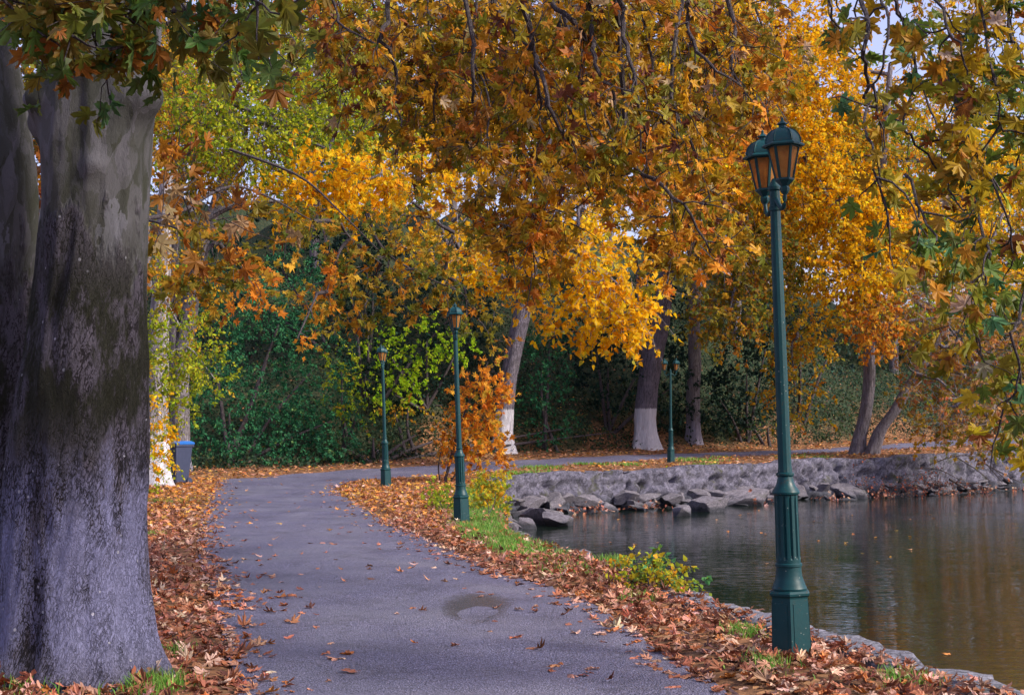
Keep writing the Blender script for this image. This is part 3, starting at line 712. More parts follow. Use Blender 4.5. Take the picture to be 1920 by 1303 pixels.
# ------------------------------------------------------------ trees
YEL = [(.82,.46,.010,5),(.86,.54,.02,3),(.76,.35,.008,2),(.46,.40,.04,1)]
GOLD = [(.60,.34,.02,4),(.42,.31,.03,3),(.72,.38,.02,2),(.25,.26,.03,2),(.55,.19,.015,1)]
LIME = [(.34,.42,.02,4),(.50,.52,.03,3),(.16,.24,.02,3),(.55,.36,.03,1)]
OLIVE = [(.20,.17,.02,4),(.30,.20,.02,3),(.12,.14,.02,3),(.40,.16,.015,2),(.45,.24,.02,2)]
RUST = [(.42,.15,.02,4),(.50,.22,.02,4),(.30,.12,.02,3),(.26,.20,.02,3),(.20,.06,.02,1),(.45,.30,.14,1)]
CANO = [(.50,.27,.015,4),(.34,.25,.015,4),(.62,.32,.015,3),(.22,.21,.02,3),(.40,.14,.015,1.5),(.16,.05,.025,1),(.5,.36,.2,.6)]
ORNG = [(.70,.28,.025,4),(.64,.36,.04,3),(.52,.17,.02,2),(.38,.30,.03,1)]
RGHT = [(.24,.22,.02,4),(.11,.17,.025,3),(.40,.27,.015,4),(.46,.24,.02,2),(.30,.10,.025,.7),(.07,.18,.07,1.2),(.45,.36,.25,.4)]
TOPL = [(.14,.15,.02,4),(.09,.16,.03,3),(.22,.15,.02,3),(.34,.13,.02,1.2),(.07,.16,.05,1)]
TAN = [(.45,.24,.10,4),(.36,.22,.04,4),(.30,.20,.03,3),(.50,.18,.06,2),(.20,.20,.03,2)]
IVY = [(.025,.13,.055,5),(.04,.17,.065,4),(.018,.08,.04,3),(.09,.17,.05,.7)]
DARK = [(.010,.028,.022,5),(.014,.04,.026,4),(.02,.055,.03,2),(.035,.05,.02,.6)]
M_WHITEB = bark_mat('limewashed_bark', (.15,.135,.165), (.03,.027,.032), white=1.85, edge=.05, moss=.12)
M_WHITEC = bark_mat('limewashed_bark_tall', (.17,.155,.165), (.035,.03,.035), white=1.25, edge=.5, moss=.1, wcol=(.36,.34,.42))
M_WHITEF = bark_mat('limewashed_root_bark', (.3,.28,.29), (.05,.045,.05), white=1.5, edge=.12, moss=.1)
M_GREYB = bark_mat('grey_bark', (.20,.18,.20), (.05,.045,.05), moss=.2)

class Tree:
    def __init__(s, name, label, cat, base, group=None):
        s.base = np.array(base, float); s.root = thing(name, label, cat, s.base, group); s.wood = []; s.tw = []; s.L = Leaves(); s.tips = []
    def limb(s, path, rad, n=26, seg=10, rough=.06, seed=None):
        path = [np.array(p, float) for p in path]; s.wood.append(bough(path, rad, n, seg, rough, seed if seed is not None else random.random()*9)); s.tips.append(catmull(path, 24))
    def near(s, p):
        A = np.vstack(s.tips); return A[np.argmin(((A-p)**2).sum(1)+ 4*np.maximum(A[:, 2]-p[2]-1, 0)**2)]
    def cluster(s, c, rx, rz, ry, M, L, kind, size, pal, n=8, down=.25, limb=True, lr=.05, twig=.012, shell=.0, jit=.16, flat=.3, spread=.6, wigk=.25):
        c = np.array(c, float)
        if limb and s.tips:
            a = s.near(c); d = c-a; ln = np.linalg.norm(d)
            mid = (a+c)/2+np.array([0, 0, .12*ln])+R.normal(0, .05*ln, 3)
            s.limb([a, a+d*.3+np.array([0,0,.08*ln])+R.normal(0,.04*ln,3), mid, c+R.normal(0,.1,3)], [lr*1.2, lr*.8, lr*.35], 20, 6)
            # secondary boughs spreading inside the cluster
            P0 = catmull([mid, c], 6)[None]; K = max(3, int(M/45))
            B = grow(P0, K, max(rx, rz)*1.0, .9, .3, down*.3, .3, 6); s.tw.append(tubes(B, np.full(K, lr*.4), np.full(K, lr*.1), 4))
        u = R.normal(0, 1, (M, 3)); u /= np.linalg.norm(u, axis=1, keepdims=True)
        r = (shell+(1-shell)*R.random(M)**(1/3.)) if shell else R.random(M)**.45
        P0 = c+u*r[:, None]*np.array([rx, ry, rz])
        d = nrm(u*.7+R.normal(0, spread, (M, 3))+np.array([0, 0, -down]))
        K = 4; out = [P0]; p = P0; Ln = (L*R.uniform(.5, 1.3, M))[:, None]/(K-1)
        for k in range(K-1):
            p = p+d*Ln; out.append(p); d = nrm(d+R.normal(0, wigk, d.shape)+np.array([0, 0, -down*.4]))
        P = np.stack(out, 1)
        if twig: s.tw.append(tubes(P, np.full(M, twig), np.full(M, twig*.35), 3))
        hang(s.L, kind, P, n, size, pal, .3, flat, jit=jit)
    def build(s, bark, leafm=None, branch=None):
        if s.wood: V, Fq = join(s.wood); mesh('trunk', V, Fq, bark, s.root, off=s.base)
        if s.L.n:
            Vl = np.vstack(s.L.V); Fl = np.vstack(s.L.F); Cl = np.vstack(s.L.C); nl = len(Fl)
            if s.tw:
                V, Fq = join(s.tw); Fq = Fq+len(Vl); Vl = np.vstack([Vl, V]); Ft = np.vstack([Fq[:, [0,1,2]], Fq[:, [0,2,3]]])
                Fl = np.vstack([Fl, Ft]); Cl = np.vstack([Cl, np.full((len(Ft), 3), .05)])
            o = mesh('crown', Vl, Fl, leafm or M_LEAF, s.root, False, col=Cl, off=s.base)
            o.data.materials.append(branch or M_BRANCH); mi = np.zeros(len(Fl), np.int32); mi[nl:] = 1; o.data.polygons.foreach_set('material_index', mi)
        return s.root
def pxpath(pts, Y): return [at(x, y, Y if np.isscalar(Y) else Y[i]) for i, (x, y) in enumerate(pts)]
def pc(px, py, Y, rx, rz): return at(px, py, Y), rx*Y/F, rz*Y/F

def big_trunk(path, rad, n, seg, bumps=(), roots=0, seed=0, amp=.03, squash=1.0):
    """near trunk: real displaced surface; bumps (height z, angle, size, depth)"""
    P = catmull(path, n); rr = np.interp(np.linspace(0, 1, n), *zip(*rad)); V = []
    z0 = P[0][2]
    for i in range(n):
        for k in range(seg):
            a = 2*math.pi*k/seg; r = rr[i]; z = P[i][2]-z0
            fl = roots*(.75*math.exp(-max(z, 0)/.28)+.22*math.exp(-max(z, 0)/1.3)); r *= 1+fl*(.55+.45*math.sin(a*5+seed)+.25*math.sin(a*8+2*seed))
            p = Vector((math.cos(a)*1.3+seed*5, math.sin(a)*1.3, z*.55)); r *= 1+amp*2.6*mnoise.fractal(p*1.2, 1, 2, 4)+amp*.5*mnoise.fractal(Vector((p.x*5, p.y*5, z*2.2)), 1, 2, 3)
            for bz, ba, bs, bd in bumps:
                da = (a-ba+math.pi) % (2*math.pi)-math.pi; q = (da*rr[i]/bs)**2+((z-bz)/bs)**2; r += bd*math.exp(-q*1.6)
            V.append((P[i][0]+r*math.cos(a), P[i][1]+r*math.sin(a)*squash, P[i][2]))
    idx = np.arange(n*seg).reshape(n, seg); a_ = idx[:-1]; b_ = idx[1:]
    return np.array(V), np.stack([a_, np.roll(a_, -1, 1), np.roll(b_, -1, 1), b_], -1).reshape(-1, 4)

# --- the two old planes at the left
Yt = 9.15
def trunk_pts(rows, Y): return [at(*p, Y) for p in rows]
b0 = at(143, 1262, Yt); b0[2] = -.12
T1 = Tree('plane_tree', 'massive old plane with a knobbly burl, mossy bark and faded lime wash', 'tree', b0)
path = [b0, at(143,1200,Yt), at(142,1050,Yt), at(144,900,Yt), at(152,750,Yt), at(165,600,Yt), at(178,420,Yt), at(184,250,Yt), at(190,100,Yt), at(196,-60,Yt), at(205,-260,Yt), at(225,-520,Yt)]
rad = [(0,.56),(.05,.50),(.1,.465),(.2,.44),(.32,.41),(.43,.37),(.55,.345),(.66,.355),(.75,.37),(.9,.33),(1,.27)]
zb = lambda py: at(0, py, Yt)[2]-b0[2]
V, Fq = big_trunk(path, rad, 230, 120, [(zb(195), math.radians(-28), .18, .15), (zb(200), math.radians(-150), .13, .10), (zb(235), math.radians(185), .16, .10), (zb(330), math.radians(-75), .09, .04), (zb(150), math.radians(-95), .10, .05), (zb(700), math.radians(-100), .5, .03)], .34, 1, .045)
T1.wood.append((V, Fq)); top = at(225,-520,Yt)
T1.tips.append(catmull(path, 30))
T1.limb([at(200,-200,Yt), (-1.2,10.2,6.6), (.4,11.8,7.1), (2.4,13.2,7.0), (4.0,14.5,6.6)], [.2,.15,.11,.06], 40, 12)
T1.limb([at(200,-150,Yt), (-2.2,11.0,6.3), (-1.6,14,6.9), (-.2,17,7.2), (1.5,19,7.0)], [.17,.13,.09,.05], 40, 12)
T1.limb([at(190,-80,Yt), (-2.4,8.2,5.0), (-1.6,7.2,5.0), (-.6,6.9,4.6)], [.12,.08,.05,.02], 30, 10)
T1.limb([top, (-2.9,8.6,9), (-2.6,8,12)], [.24,.16,.06], 20, 10)
T1.limb([top, (-4,10,8.6), (-5.5,11,11)], [.2,.14,.05], 20, 10)

b1 = at(-66, 1225, 9.9); b1[2] = -.12
T0 = Tree('plane_tree', 'old plane trunk cut off by the photo edge, leaning behind the burled plane', 'tree', b1)
path = [b1, at(-62,1150,9.9), at(-52,950,9.9), at(-44,750,9.9), at(-38,600,9.9), at(-32,450,9.9), at(-36,300,9.9), at(-56,130,9.9), at(-90,-60,9.9), at(-150,-320,9.9)]
V, Fq = big_trunk(path, [(0,.52),(.1,.42),(.3,.40),(.5,.385),(.66,.38),(.8,.34),(1,.25)], 170, 90, [(2.2,-.3,.4,.04)], .14, 2, .035)
T0.wood.append((V, Fq)); T0.tips.append(catmull(path, 30))
T0.limb([at(-90,-60,9.9), (-3.9,11.5,6.6), (-3.4,13.5,7)], [.18,.1,.05], 20, 10)

def droop_traces(tree, traces, Y, r0, r1, twn, twL, lk, size, pal, leaves, down=.35, sub=2):
    """boughs traced where they hang in the photograph, with twigs and leaves grown from them"""
    for tr in traces:
        Yv = Y+R.normal(0, .35)
        K = max(6, len(tr)*3); P = catmull([at(x, y, Yv+.25*math.sin(i*1.3+Yv)) for i, (x, y) in enumerate(tr)], K)
        P += R.normal(0, .010, P.shape)
        tree.tw.append(tubes(P[None], np.array([r0]), np.array([r1]), 7))
        n = max(3, int(twn*np.linalg.norm(P[-1]-P[0])))
        A = grow(P[None], n, twL, .6, .5, down*.5, .3, 6, .05, 1); tree.tw.append(tubes(A, np.full(n, .0075), np.full(n, .003), 4))
        if sub:
            B = grow(A, sub, twL*.6, .6, .6, down, .3, 5, .3, 1); tree.tw.append(tubes(B, np.full(len(B), .004), np.full(len(B), .002), 3)); hang(tree.L, lk, B, leaves, size, pal, .5, .5, off=.07)
        hang(tree.L, lk, A, leaves, size, pal, .5, .5, off=.07)

# canopy of the burled plane, hanging over the road
mid = [[(1030,-40),(1032,3),(1066,34),(1096,68),(1095,101),(1089,152),(1123,199),(1147,253),(1180,287)],
 [(1105,20),(1113,81),(1116,125),(1147,172),(1162,230),(1152,262)],
 [(934,27),(978,68),(998,101),(1012,162),(1010,220),(1018,253)],
 [(1000,90),(1008,115),(1025,182),(1045,236),(1079,287),(1120,331)],
 [(860,-30),(887,68),(886,140),(888,203),(903,257)],
 [(1167,10),(1167,68),(1188,135),(1200,200),(1215,255)],
 [(730,-30),(728,40),(712,72),(740,110),(742,180),(752,240)],
 [(1075,140),(1060,190),(1075,215),(1088,235)],
 [(1380,60),(1370,120),(1400,180)], [(1290,10),(1300,80),(1340,130),(1390,160)],
 [(1180,290),(1230,340),(1290,400),(1330,470)], [(1280,-20),(1260,120),(1270,220),(1310,300),(1330,380)]]
for x in range(540, 1470, 52):
    y1 = np.interp(x, [520,640,760,860,980,1060,1200,1300,1400,1480], [30,150,220,300,400,390,330,430,260,110])*random.uniform(.55,1.02)
    dx = random.uniform(5, 90); mid.append([(x-dx*.4, -60), (x+random.uniform(-20,20), y1*.3), (x+dx*.4+random.uniform(-25,25), y1*.62), (x+dx, y1)])
for tr in mid[:12]:
    if tr[0][1] > -60: tr[:0] = [(tr[0][0]-random.uniform(10, 60), -160), (tr[0][0]-random.uniform(0, 25), tr[0][1]*.4-50)]
for i, tr in enumerate(mid): droop_traces(T1, [tr], 12.2 if i < 12 else random.choice([13.8,14.6,15.6,16.8]), .030 if i < 12 else .017, .008, 5 if i < 12 else 6, .55, 'plane' if i % 3 else 'planem', .098, CANO if i % 4 else RUST, 3 if i < 12 else 4)
def hang_cluster(T, specs, kind, size, pal, L=.45, n=6, Mk=.62, **k):
    for px, py, Y, rx, rz, ry, M in specs:
        c, a, b = pc(px, py, Y, rx, rz); T.cluster(c, a, b, ry, int(M*Mk), L, kind, size, pal, n, limb=False, **k)
hang_cluster(T1, [(700,90,15.8,170,110,1.3,140),(900,140,16.4,170,140,1.5,180),(1080,170,16,150,150,1.5,160),(1260,150,15.8,150,150,1.3,150),(1380,100,15,90,120,1.0,75),(960,350,14.5,100,70,1,70),(1130,310,15.5,100,60,1,40),(800,220,16,110,90,1.2,80),(1010,20,15,420,60,1.6,210)], 'planem', .098, CANO, down=.4, twig=.008, Mk=1.0)
hang_cluster(T1, [(975,455,14,75,70,.7,60),(1290,430,13.5,75,95,.7,66),(1240,330,14,80,60,.7,42),(1420,190,12.5,50,50,.5,22),(1040,400,14,60,50,.6,28)], 'plane', .098, CANO[:3]+ORNG, down=.4, twig=.008, Mk=.85)
hang_cluster(T1, [(350,340,10.8,45,70,.6,22),(395,420,11,50,26,.6,11),(320,240,10.4,30,50,.5,9)], 'plane', .12, RUST, down=.35, twig=.005, L=.6, n=4)
# low green spray in front of the trunk
topl = [[(-60,0),(60,18),(160,28),(280,20),(400,28),(500,36)],[(-40,-50),(40,30),(85,72)],[(60,-80),(140,0),(230,40),(280,70)],[(180,-90),(300,-20),(380,40),(415,85)],[(300,-90),(400,-30),(480,10),(530,30)],[(-60,20),(10,50),(50,80)],[(100,-80),(120,10),(140,72)]]
droop_traces(T1, topl, 7.0, .010, .004, 5.5, .40, 'plane', .118, TOPL, 3, .15, 1)
hang_cluster(T1, [(130,-40,7.2,190,60,.5,52),(390,-15,7.2,150,55,.5,34),(80,45,7,100,28,.4,18),(270,50,7,110,28,.4,18)], 'plane', .12, TOPL, L=.3, n=5, down=.3, twig=.004)
for c, r in (((-2,9,11),3),((1,11,10.5),3),((-4,8,11.5),3)): T1.cluster(c, r, 1.6, r, 60, 1.2, 'planem', .15, CANO, 8)
T1.build(M_NEARBARK, M_NEAR)
for c, r in (((-5,10.5,9.5),2.4),((-4.5,13,8.5),2.2)): T0.cluster(c, r, 1.4, r, 50, 1.2, 'planem', .15, CANO, 8)
hang_cluster(T0, [(60,200,12.5,40,60,.6,22),(60,330,12.5,20,80,.5,16)], 'plane', .12, RUST, n=5, twig=.005)
T0.build(M_NEARBARK, M_NEAR)

# --- plane standing on the bank just outside the frame at the right
T3 = Tree('plane_tree', 'plane on the near bank whose green and gold branches hang in front of the lake', 'tree', (2.75,3.4,-.1))
T3.limb([(2.75,3.4,-.1),(2.85,3.5,2),(2.8,3.6,4.2),(2.9,3.9,6.2)], [.42,.33,.30,.24], 40, 20)
T3.limb([(2.9,3.9,6.0),(3.3,5.6,6.3),(3.2,7.4,6.0),(2.6,8.8,5.4),(1.9,9.6,4.9)], [.2,.12,.08,.03], 30, 10)
T3.limb([(3.0,4.6,6.2),(3.9,6.4,6.0),(4.0,8.2,5.2),(3.7,9.2,4.6)], [.15,.1,.06,.03], 30, 10)
T3.limb([(2.9,3.9,6.2),(2.7,3.2,9),(3,3,11)], [.22,.15,.05], 20, 10)
rt = [[(1557,-40),(1557,0),(1566,41),(1595,89),(1615,106)],
 [(1610,-50),(1612,0),(1629,48),(1617,104),(1624,145),(1627,193),(1620,234),(1636,280),(1652,372),(1675,436)],
 [(1650,-40),(1656,0),(1668,48),(1653,131),(1627,162)],
 [(1676,-40),(1680,0),(1697,53),(1714,116),(1733,181),(1757,232),(1772,278)],
 [(1762,130),(1798,186),(1823,227)],
 [(1890,-30),(1895,60),(1914,120),(1922,240),(1905,330)],
 [(1627,193),(1655,210),(1690,237),(1706,254),(1757,312),(1787,365),(1810,400)],
 [(1815,300),(1837,430),(1854,491),(1824,600),(1834,650),(1870,700)],
 [(1925,440),(1915,585),(1895,619),(1912,707),(1881,761),(1870,790)],
 [(1830,-40),(1850,80),(1868,180),(1880,260)], [(1740,-50),(1770,40),(1800,90),(1820,140)], [(1790,200),(1840,300),(1880,380),(1900,470)], [(1700,330),(1730,400),(1760,450)]]
for i, tr in enumerate(rt): droop_traces(T3, [tr], 8.4, .015 if i in (1,3) else .010, .005, 4.6, 0.36, 'plane', .10, RGHT, 3, .4, 1)
hang_cluster(T3, [(1830,60,8.6,110,80,.6,50),(1850,220,8.4,90,90,.5,36),(1740,10,9,70,30,.5,12),(1860,380,8.4,70,90,.5,26),(1800,470,8.6,60,50,.4,13),(1830,640,8.8,60,60,.4,17),(1900,540,8.6,30,90,.4,15),(1895,760,8.8,35,60,.3,10),(1925,1000,8.2,26,30,.2,5)], 'plane', .102, RGHT, L=.32, n=4, down=.45, twig=.004)
for c, r in (((3.2,4,9.5),3.2),((5,7,8.5),2.6)): T3.cluster(c, r, 1.6, r, 60, 1.2, 'planem', .15, RGHT, 8)
T3.build(M_GREYB, M_NEAR)

# --- plane hidden behind the burled one: golden boughs across the middle distance
H = Tree('plane_tree', 'plane behind the burled trunk, spreading olive and orange boughs above the road bend', 'tree', (-7.2,22.5,0))
H.limb([(-7.2,22.5,-.1),(-7.1,22.5,3),(-7,22.6,6),(-6.8,22.8,9)], [.42,.34,.3,.2], 30, 14)
H.limb([(-7,22.6,7.6),(-5.5,23.5,9.2),(-3,25,9.7),(-.5,26.5,8.8)], [.2,.15,.1,.04], 30, 10)
H.limb([(-7,22.6,6.6),(-6,21.6,7.8),(-4.6,21,7.9)], [.16,.1,.04], 20, 10)
for px, py, Y, rx, rz, ry, M, pal in [(420,465,20.5,65,40,1.2,26,OLIVE),(480,540,21,42,50,1,22,ORNG),(350,520,20,60,50,1,30,OLIVE),(600,430,25,100,50,1.6,40,OLIVE),(720,490,27,110,60,1.4,64,OLIVE),(690,565,27.5,110,40,1.2,46,OLIVE),(600,545,26,60,50,1.2,26,ORNG),(840,530,28.5,70,60,1.2,40,OLIVE),(900,605,28.5,45,40,.9,16,OLIVE),(850,430,28.5,70,50,1.2,30,GOLD),(760,400,28,80,40,1.2,26,OLIVE),(560,625,24,24,16,.5,4,ORNG)]:
    c, a, b = pc(px, py, Y, rx, rz); H.cluster(c, a, b, ry*.8, int(M*.8), 1*.5, 'planem', .125, pal, 8, .35, lr=.035, twig=.008)
for px, tr in enumerate([[(430,280),(560,330),(640,400),(720,480)],[(775,380),(800,400),(830,425)],[(686,400),(700,440),(726,478),(728,520)],[(690,400),(720,470),(800,520),(860,545)]]): H.tw.append(tubes(catmull(pxpath(tr, 28), 14)[None], np.array([.035]), np.array([.012]), 6))
H.build(M_BRANCH, M_LEAF, M_BRANCH)

# --- white footed trees by the bin
gF = gp(296, 912); fb = np.array([gF[0], gF[1], land(gF[0], gF[1])-.1]); YF = gF[1]
TF = Tree('roadside_tree', 'tree with a flared white painted foot just left of the bin', 'tree', fb, 'white painted trees along the road')
pth = [fb]+pxpath([(294,880),(293,800),(297,700),(300,600),(306,480),(312,330)], YF)
Vb, Fb = big_trunk(pth, [(0,.52),(.06,.40),(.15,.34),(.4,.30),(1,.18)], 80, 40, (), .5, 3, .05); TF.wood.append((Vb, Fb)); TF.tips.append(catmull(pth, 30))
for px, py, Y, rx, rz, M, pal, sz in [(300,560,35,45,60,60,LIME,.10),(350,640,35,70,60,90,LIME,.10),(300,700,34.5,35,70,70,LIME,.10),(390,700,35,50,40,44,LIME,.10),(300,470,36,60,60,60,GOLD,.11),(285,820,33.5,22,60,56,YEL,.11),(280,860,33.5,22,50,40,LIME,.09),(360,560,36,60,50,46,GOLD,.11),(330,760,35,40,30,30,LIME,.10)]:
    c, a, b = pc(px, py, Y, rx, rz); TF.cluster(c, a, b, .9, M, .6, 'quad', sz, pal, 13, .2, lr=.025, twig=.006)
TF.build(M_WHITEF)
gG = gp(340, 884); gb = np.array([gG[0], gG[1], land(gG[0], gG[1])-.1]); YG = gG[1]
TG = Tree('roadside_tree', 'pale forked trunk rising behind the blue lidded bin and leaning over the road', 'tree', gb, 'white painted trees along the road')
pth = [gb]+pxpath([(338,860),(337,820),(337,740),(343,660),(354,600),(361,514),(374,470),(398,405),(415,355),(456,297),(497,267)], YG)
Vb, Fb = big_trunk(pth, [(0,.42),(.08,.31),(.3,.28),(.55,.24),(.8,.19),(1,.13)], 110, 32, (), .3, 5, .05); TG.wood.append((Vb, Fb)); TG.tips.append(catmull(pth, 40))
TG.limb(pxpath([(337,740),(328,660),(326,560),(330,430),(345,300)], YG), [.2,.17,.14,.09])
TG.limb(pxpath([(415,355),(440,200),(470,60),(480,-80)], YG), [.17,.13,.08,.04])
TG.limb(pxpath([(382,230),(422,196),(473,209),(540,230)], 40), [.07,.06,.05,.02]); TG.limb(pxpath([(345,300),(405,230),(507,236),(574,263),(650,295)], [YG,42,40.5,40.5,40.5]), [.09,.08,.06,.05,.02])
TG.limb(pxpath([(390,410),(432,388),(507,378),(600,390)], 40), [.1,.09,.06,.03]); TG.limb(pxpath([(560,300),(588,338),(600,390),(612,460)], 38), [.06,.05,.05,.03])
for px, py, Y, rx, rz, M, pal in [(420,190,39,90,70,150,LIME),(480,270,39,90,60,130,LIME),(520,230,41,100,80,190,LIME),(640,240,41,80,60,120,LIME),(350,260,39,50,60,60,LIME),(620,180,44,100,80,180,LIME),(700,270,44,80,60,110,LIME),(380,280,42,60,60,80,GOLD),(470,320,42,80,50,100,GOLD),(340,180,43,60,80,90,GOLD),(560,110,41,110,60,150,LIME),(430,120,40,80,60,110,LIME),(400,40,45,120,80,110,OLIVE),(330,380,42,50,50,60,OLIVE),(640,60,47,120,80,150,GOLD),(250,100,46,120,120,120,GOLD)]:
    c, a, b = pc(px, py, Y, rx, rz); TG.cluster(c, a, b, 1.8, M, 1.1, 'quad', .125, pal, 15, .2, lr=.05, twig=.010)
for px, py, Y, rx, rz, M in [(560,370,38,60,30,30),(610,320,38,80,44,66),(690,330,38,70,60,70),(760,330,39,60,50,46),(640,390,38,60,26,24)]:
    c, a, b = pc(px, py, Y, rx, rz); TG.cluster(c, a, b, 1.3, M, .8, 'heart', .15, YEL, 12, .3, lr=.03, twig=.008)
TG.build(M_WHITEC, M_LEAF)

# --- trees beyond the road
def road_tree(label, px, py, pts, widths, bark, clusters, limbs=(), group=None, cat='tree', flare=.3, kind='quad', seed=1):
    g_ = gp(px, py); bs = np.array([g_[0], g_[1], land(g_[0], g_[1])-.15]); Y = g_[1]
    T = Tree('broadleaf_tree', label, cat, bs, group); pth = [bs]+pxpath(pts, Y)
    V_, F_ = big_trunk(pth, [(i/(len(widths)-1), w*Y/F/2) for i, w in enumerate(widths)], 120, 36, (), flare, seed, .045); T.wood.append((V_, F_)); T.tips.append(catmull(pth, 40))
    for lb, r in limbs: T.limb(pxpath(lb, Y), r)
    for cx, cy, cY, rx, rz, ry, M, k, sz, pal, n in clusters:
        c, a, b = pc(cx, cy, cY, rx, rz); T.cluster(c, a, b, ry, M, 1.2, k, sz, pal, n, .25, lr=.07, twig=.012)
    T.build(bark, M_LEAF, M_PALEBR if label.startswith('leaning plane') or kind == 'heart' else M_BRANCH); return T
GW = 'white footed trees beyond the road'
road_tree('thick leaning tree with a split white painted foot behind the orange sapling', 946, 849, [(944,815),(947,770),(955,700),(970,630),(984,560),(1000,460),(1020,330),(1040,180),(1050,0)], [48,35,33,33,34,31,28,24,18,13], M_WHITEB,
 [(830,470,49,60,30,1.5,60,'heart',.19,YEL,11),(960,520,48,70,30,1.5,44,'heart',.19,YEL,11),(1070,470,47,95,60,2,100,'heart',.19,YEL,12),(1150,535,47,90,60,2,105,'heart',.19,YEL,12),(1180,592,47,44,40,1.4,60,'heart',.19,YEL,12),(1120,610,48,60,30,1.4,44,'heart',.19,YEL,10),(1050,580,48,40,30,1.4,24,'heart',.19,YEL,10),(900,480,48,60,30,1.4,46,'heart',.19,YEL,11),(760,330,55,110,70,3,160,'quad',.19,YEL,16),(880,250,56,130,100,3,200,'quad',.19,YEL,16),(960,120,57,160,120,3,240,'quad',.20,YEL,16),(800,120,57,130,110,3,200,'quad',.20,GOLD,16),(1100,380,50,70,40,2,60,'heart',.19,YEL,11),(1080,230,57,100,120,3,160,'quad',.20,YEL,16)],
 [([(984,560),(1060,500),(1130,520),(1200,590)], [.12,.09,.06,.02]), ([(975,600),(960,540),(900,480),(840,460)], [.12,.08,.05,.02])], GW, flare=.35, kind='heart', seed=4)
road_tree('thick tree with a tall white painted foot just left of the far twin lamp', 1210, 841, [(1210,810),(1210,770),(1220,690),(1238,610),(1251,520),(1272,420),(1292,330),(1310,180),(1320,20)], [54,42,39,39,34,31,28,25,20,14], M_WHITEB,
 [(1330,300,56,110,90,3.5,390,'quad',.19,YEL,16),(1250,180,57,120,110,3.5,345,'quad',.19,YEL,16),(1380,160,58,110,110,3.5,360,'quad',.19,YEL,16),(1300,50,58,140,80,3.5,330,'quad',.19,YEL,16),(1400,350,55,90,60,2.5,210,'quad',.19,GOLD,16),(1180,330,56,80,60,2.5,165,'quad',.18,YEL,16),(1400,480,54,70,70,2,195,'quad',.19,OLIVE,16),(1370,580,53,60,60,1.8,120,'quad',.19,OLIVE,16)],
 [([(1222,680),(1205,640),(1200,560),(1190,470)], [.3,.2,.12,.05])], GW, flare=.35, seed=7)
road_tree('slender straight trunk with a faint pale foot right of the far twin lamp', 1300, 828, [(1300,800),(1299,740),(1302,690),(1302,640),(1301,590),(1298,500),(1296,400),(1300,200)], [34,27,25,23,22,21,19,16,12], M_WHITEC,
 [(1480,480,62,60,80,2,156,'quad',.2,OLIVE,16),(1340,420,64,80,70,2.5,143,'quad',.2,OLIVE,16),(1500,620,60,50,70,1.5,117,'quad',.19,GOLD,16),(1490,730,58,36,50,1,44,'quad',.19,GOLD,14),(1450,420,62,70,60,2,117,'quad',.2,GOLD,16),(1240,440,64,60,50,2,65,'quad',.2,OLIVE,16),(1250,-120,64,150,110,3.5,170,'quad',.24,YEL,14),(1430,-140,64,140,110,3.5,170,'quad',.24,YEL,14)], (), GW, flare=.25, seed=9)
road_tree('grey trunk with gently curving stem, left of the leaning pair near the wall', 1606, 852, [(1612,820),(1624,770),(1630,715),(1630,650),(1637,570),(1641,510),(1648,400),(1660,250),(1670,120)], [32,25,24,22,20,18,17,16,13,8], M_GREYB,
 [(1560,380,56,90,70,2.5,323,'quad',.18,YEL,16),(1600,520,54,60,60,1.8,187,'quad',.18,YEL,16),(1640,600,53,50,40,1.5,102,'quad',.18,ORNG,15),(1500,280,57,90,90,2.5,391,'quad',.18,YEL,16),(1540,160,58,90,80,2.5,306,'quad',.18,YEL,16),(1480,60,60,90,70,2.5,255,'quad',.18,YEL,16),(1680,430,56,90,70,2.5,255,'quad',.18,YEL,16),(1600,300,58,80,80,2.5,170,'quad',.18,GOLD,14),(1700,300,58,90,90,2.5,153,'quad',.18,GOLD,13),(1620,440,55,60,50,2,119,'quad',.18,YEL,15),(1850,330,58,80,80,2,153,'quad',.18,YEL,14),(1720,160,60,100,80,2,90,'quad',.17,GOLD,11),(1620,-130,62,140,100,3.5,190,'quad',.22,YEL,14),(1800,-60,62,130,120,3.5,190,'quad',.22,GOLD,14),(1780,180,62,90,90,2,110,'quad',.18,YEL,13),(1900,60,62,90,120,2,130,'quad',.2,GOLD,13)],
 [([(1636,612),(1665,606),(1702,602),(1770,595)], [.12,.1,.08,.05]), ([(1632,690),(1655,668),(1680,660)], [.1,.08,.05]), ([(1641,545),(1655,532),(1685,521),(1753,518),(1800,530)], [.13,.11,.09,.05,.02])], 'grey trees at the wall end', flare=.2, seed=11)
road_tree('leaning plane with a dark slanting trunk reaching over the lake at the wall end', 1632, 853, [(1640,836),(1652,805),(1679,768),(1702,727),(1733,680),(1763,629),(1790,589),(1810,555),(1845,490),(1880,400)], [32,27,25,23,21,19,17,15,13,10,6], M_GREYB,
 [(1720,560,54,90,60,2,120,'planem',.15,TAN,9),(1800,640,53,90,60,2,130,'planem',.15,TAN,9),(1720,700,53,40,40,1.6,36,'planem',.15,TAN,9),(1800,760,52,80,60,1.6,100,'planem',.15,TAN,9),(1880,680,53,60,90,1.6,120,'planem',.15,TAN,9),(1850,560,55,80,60,2,100,'planem',.15,GOLD,9),(1870,800,52,50,50,1.4,60,'planem',.15,TAN,9),(1740,460,56,80,50,2,70,'planem',.16,OLIVE,9),(1760,800,52,30,40,1,20,'planem',.14,GOLD,9)],
 [([(1733,680),(1780,690),(1830,720),(1860,770)], [.14,.1,.07,.03]), ([(1763,629),(1800,620),(1850,600)], [.1,.07,.03])], 'grey trees at the wall end', flare=.15, seed=13)

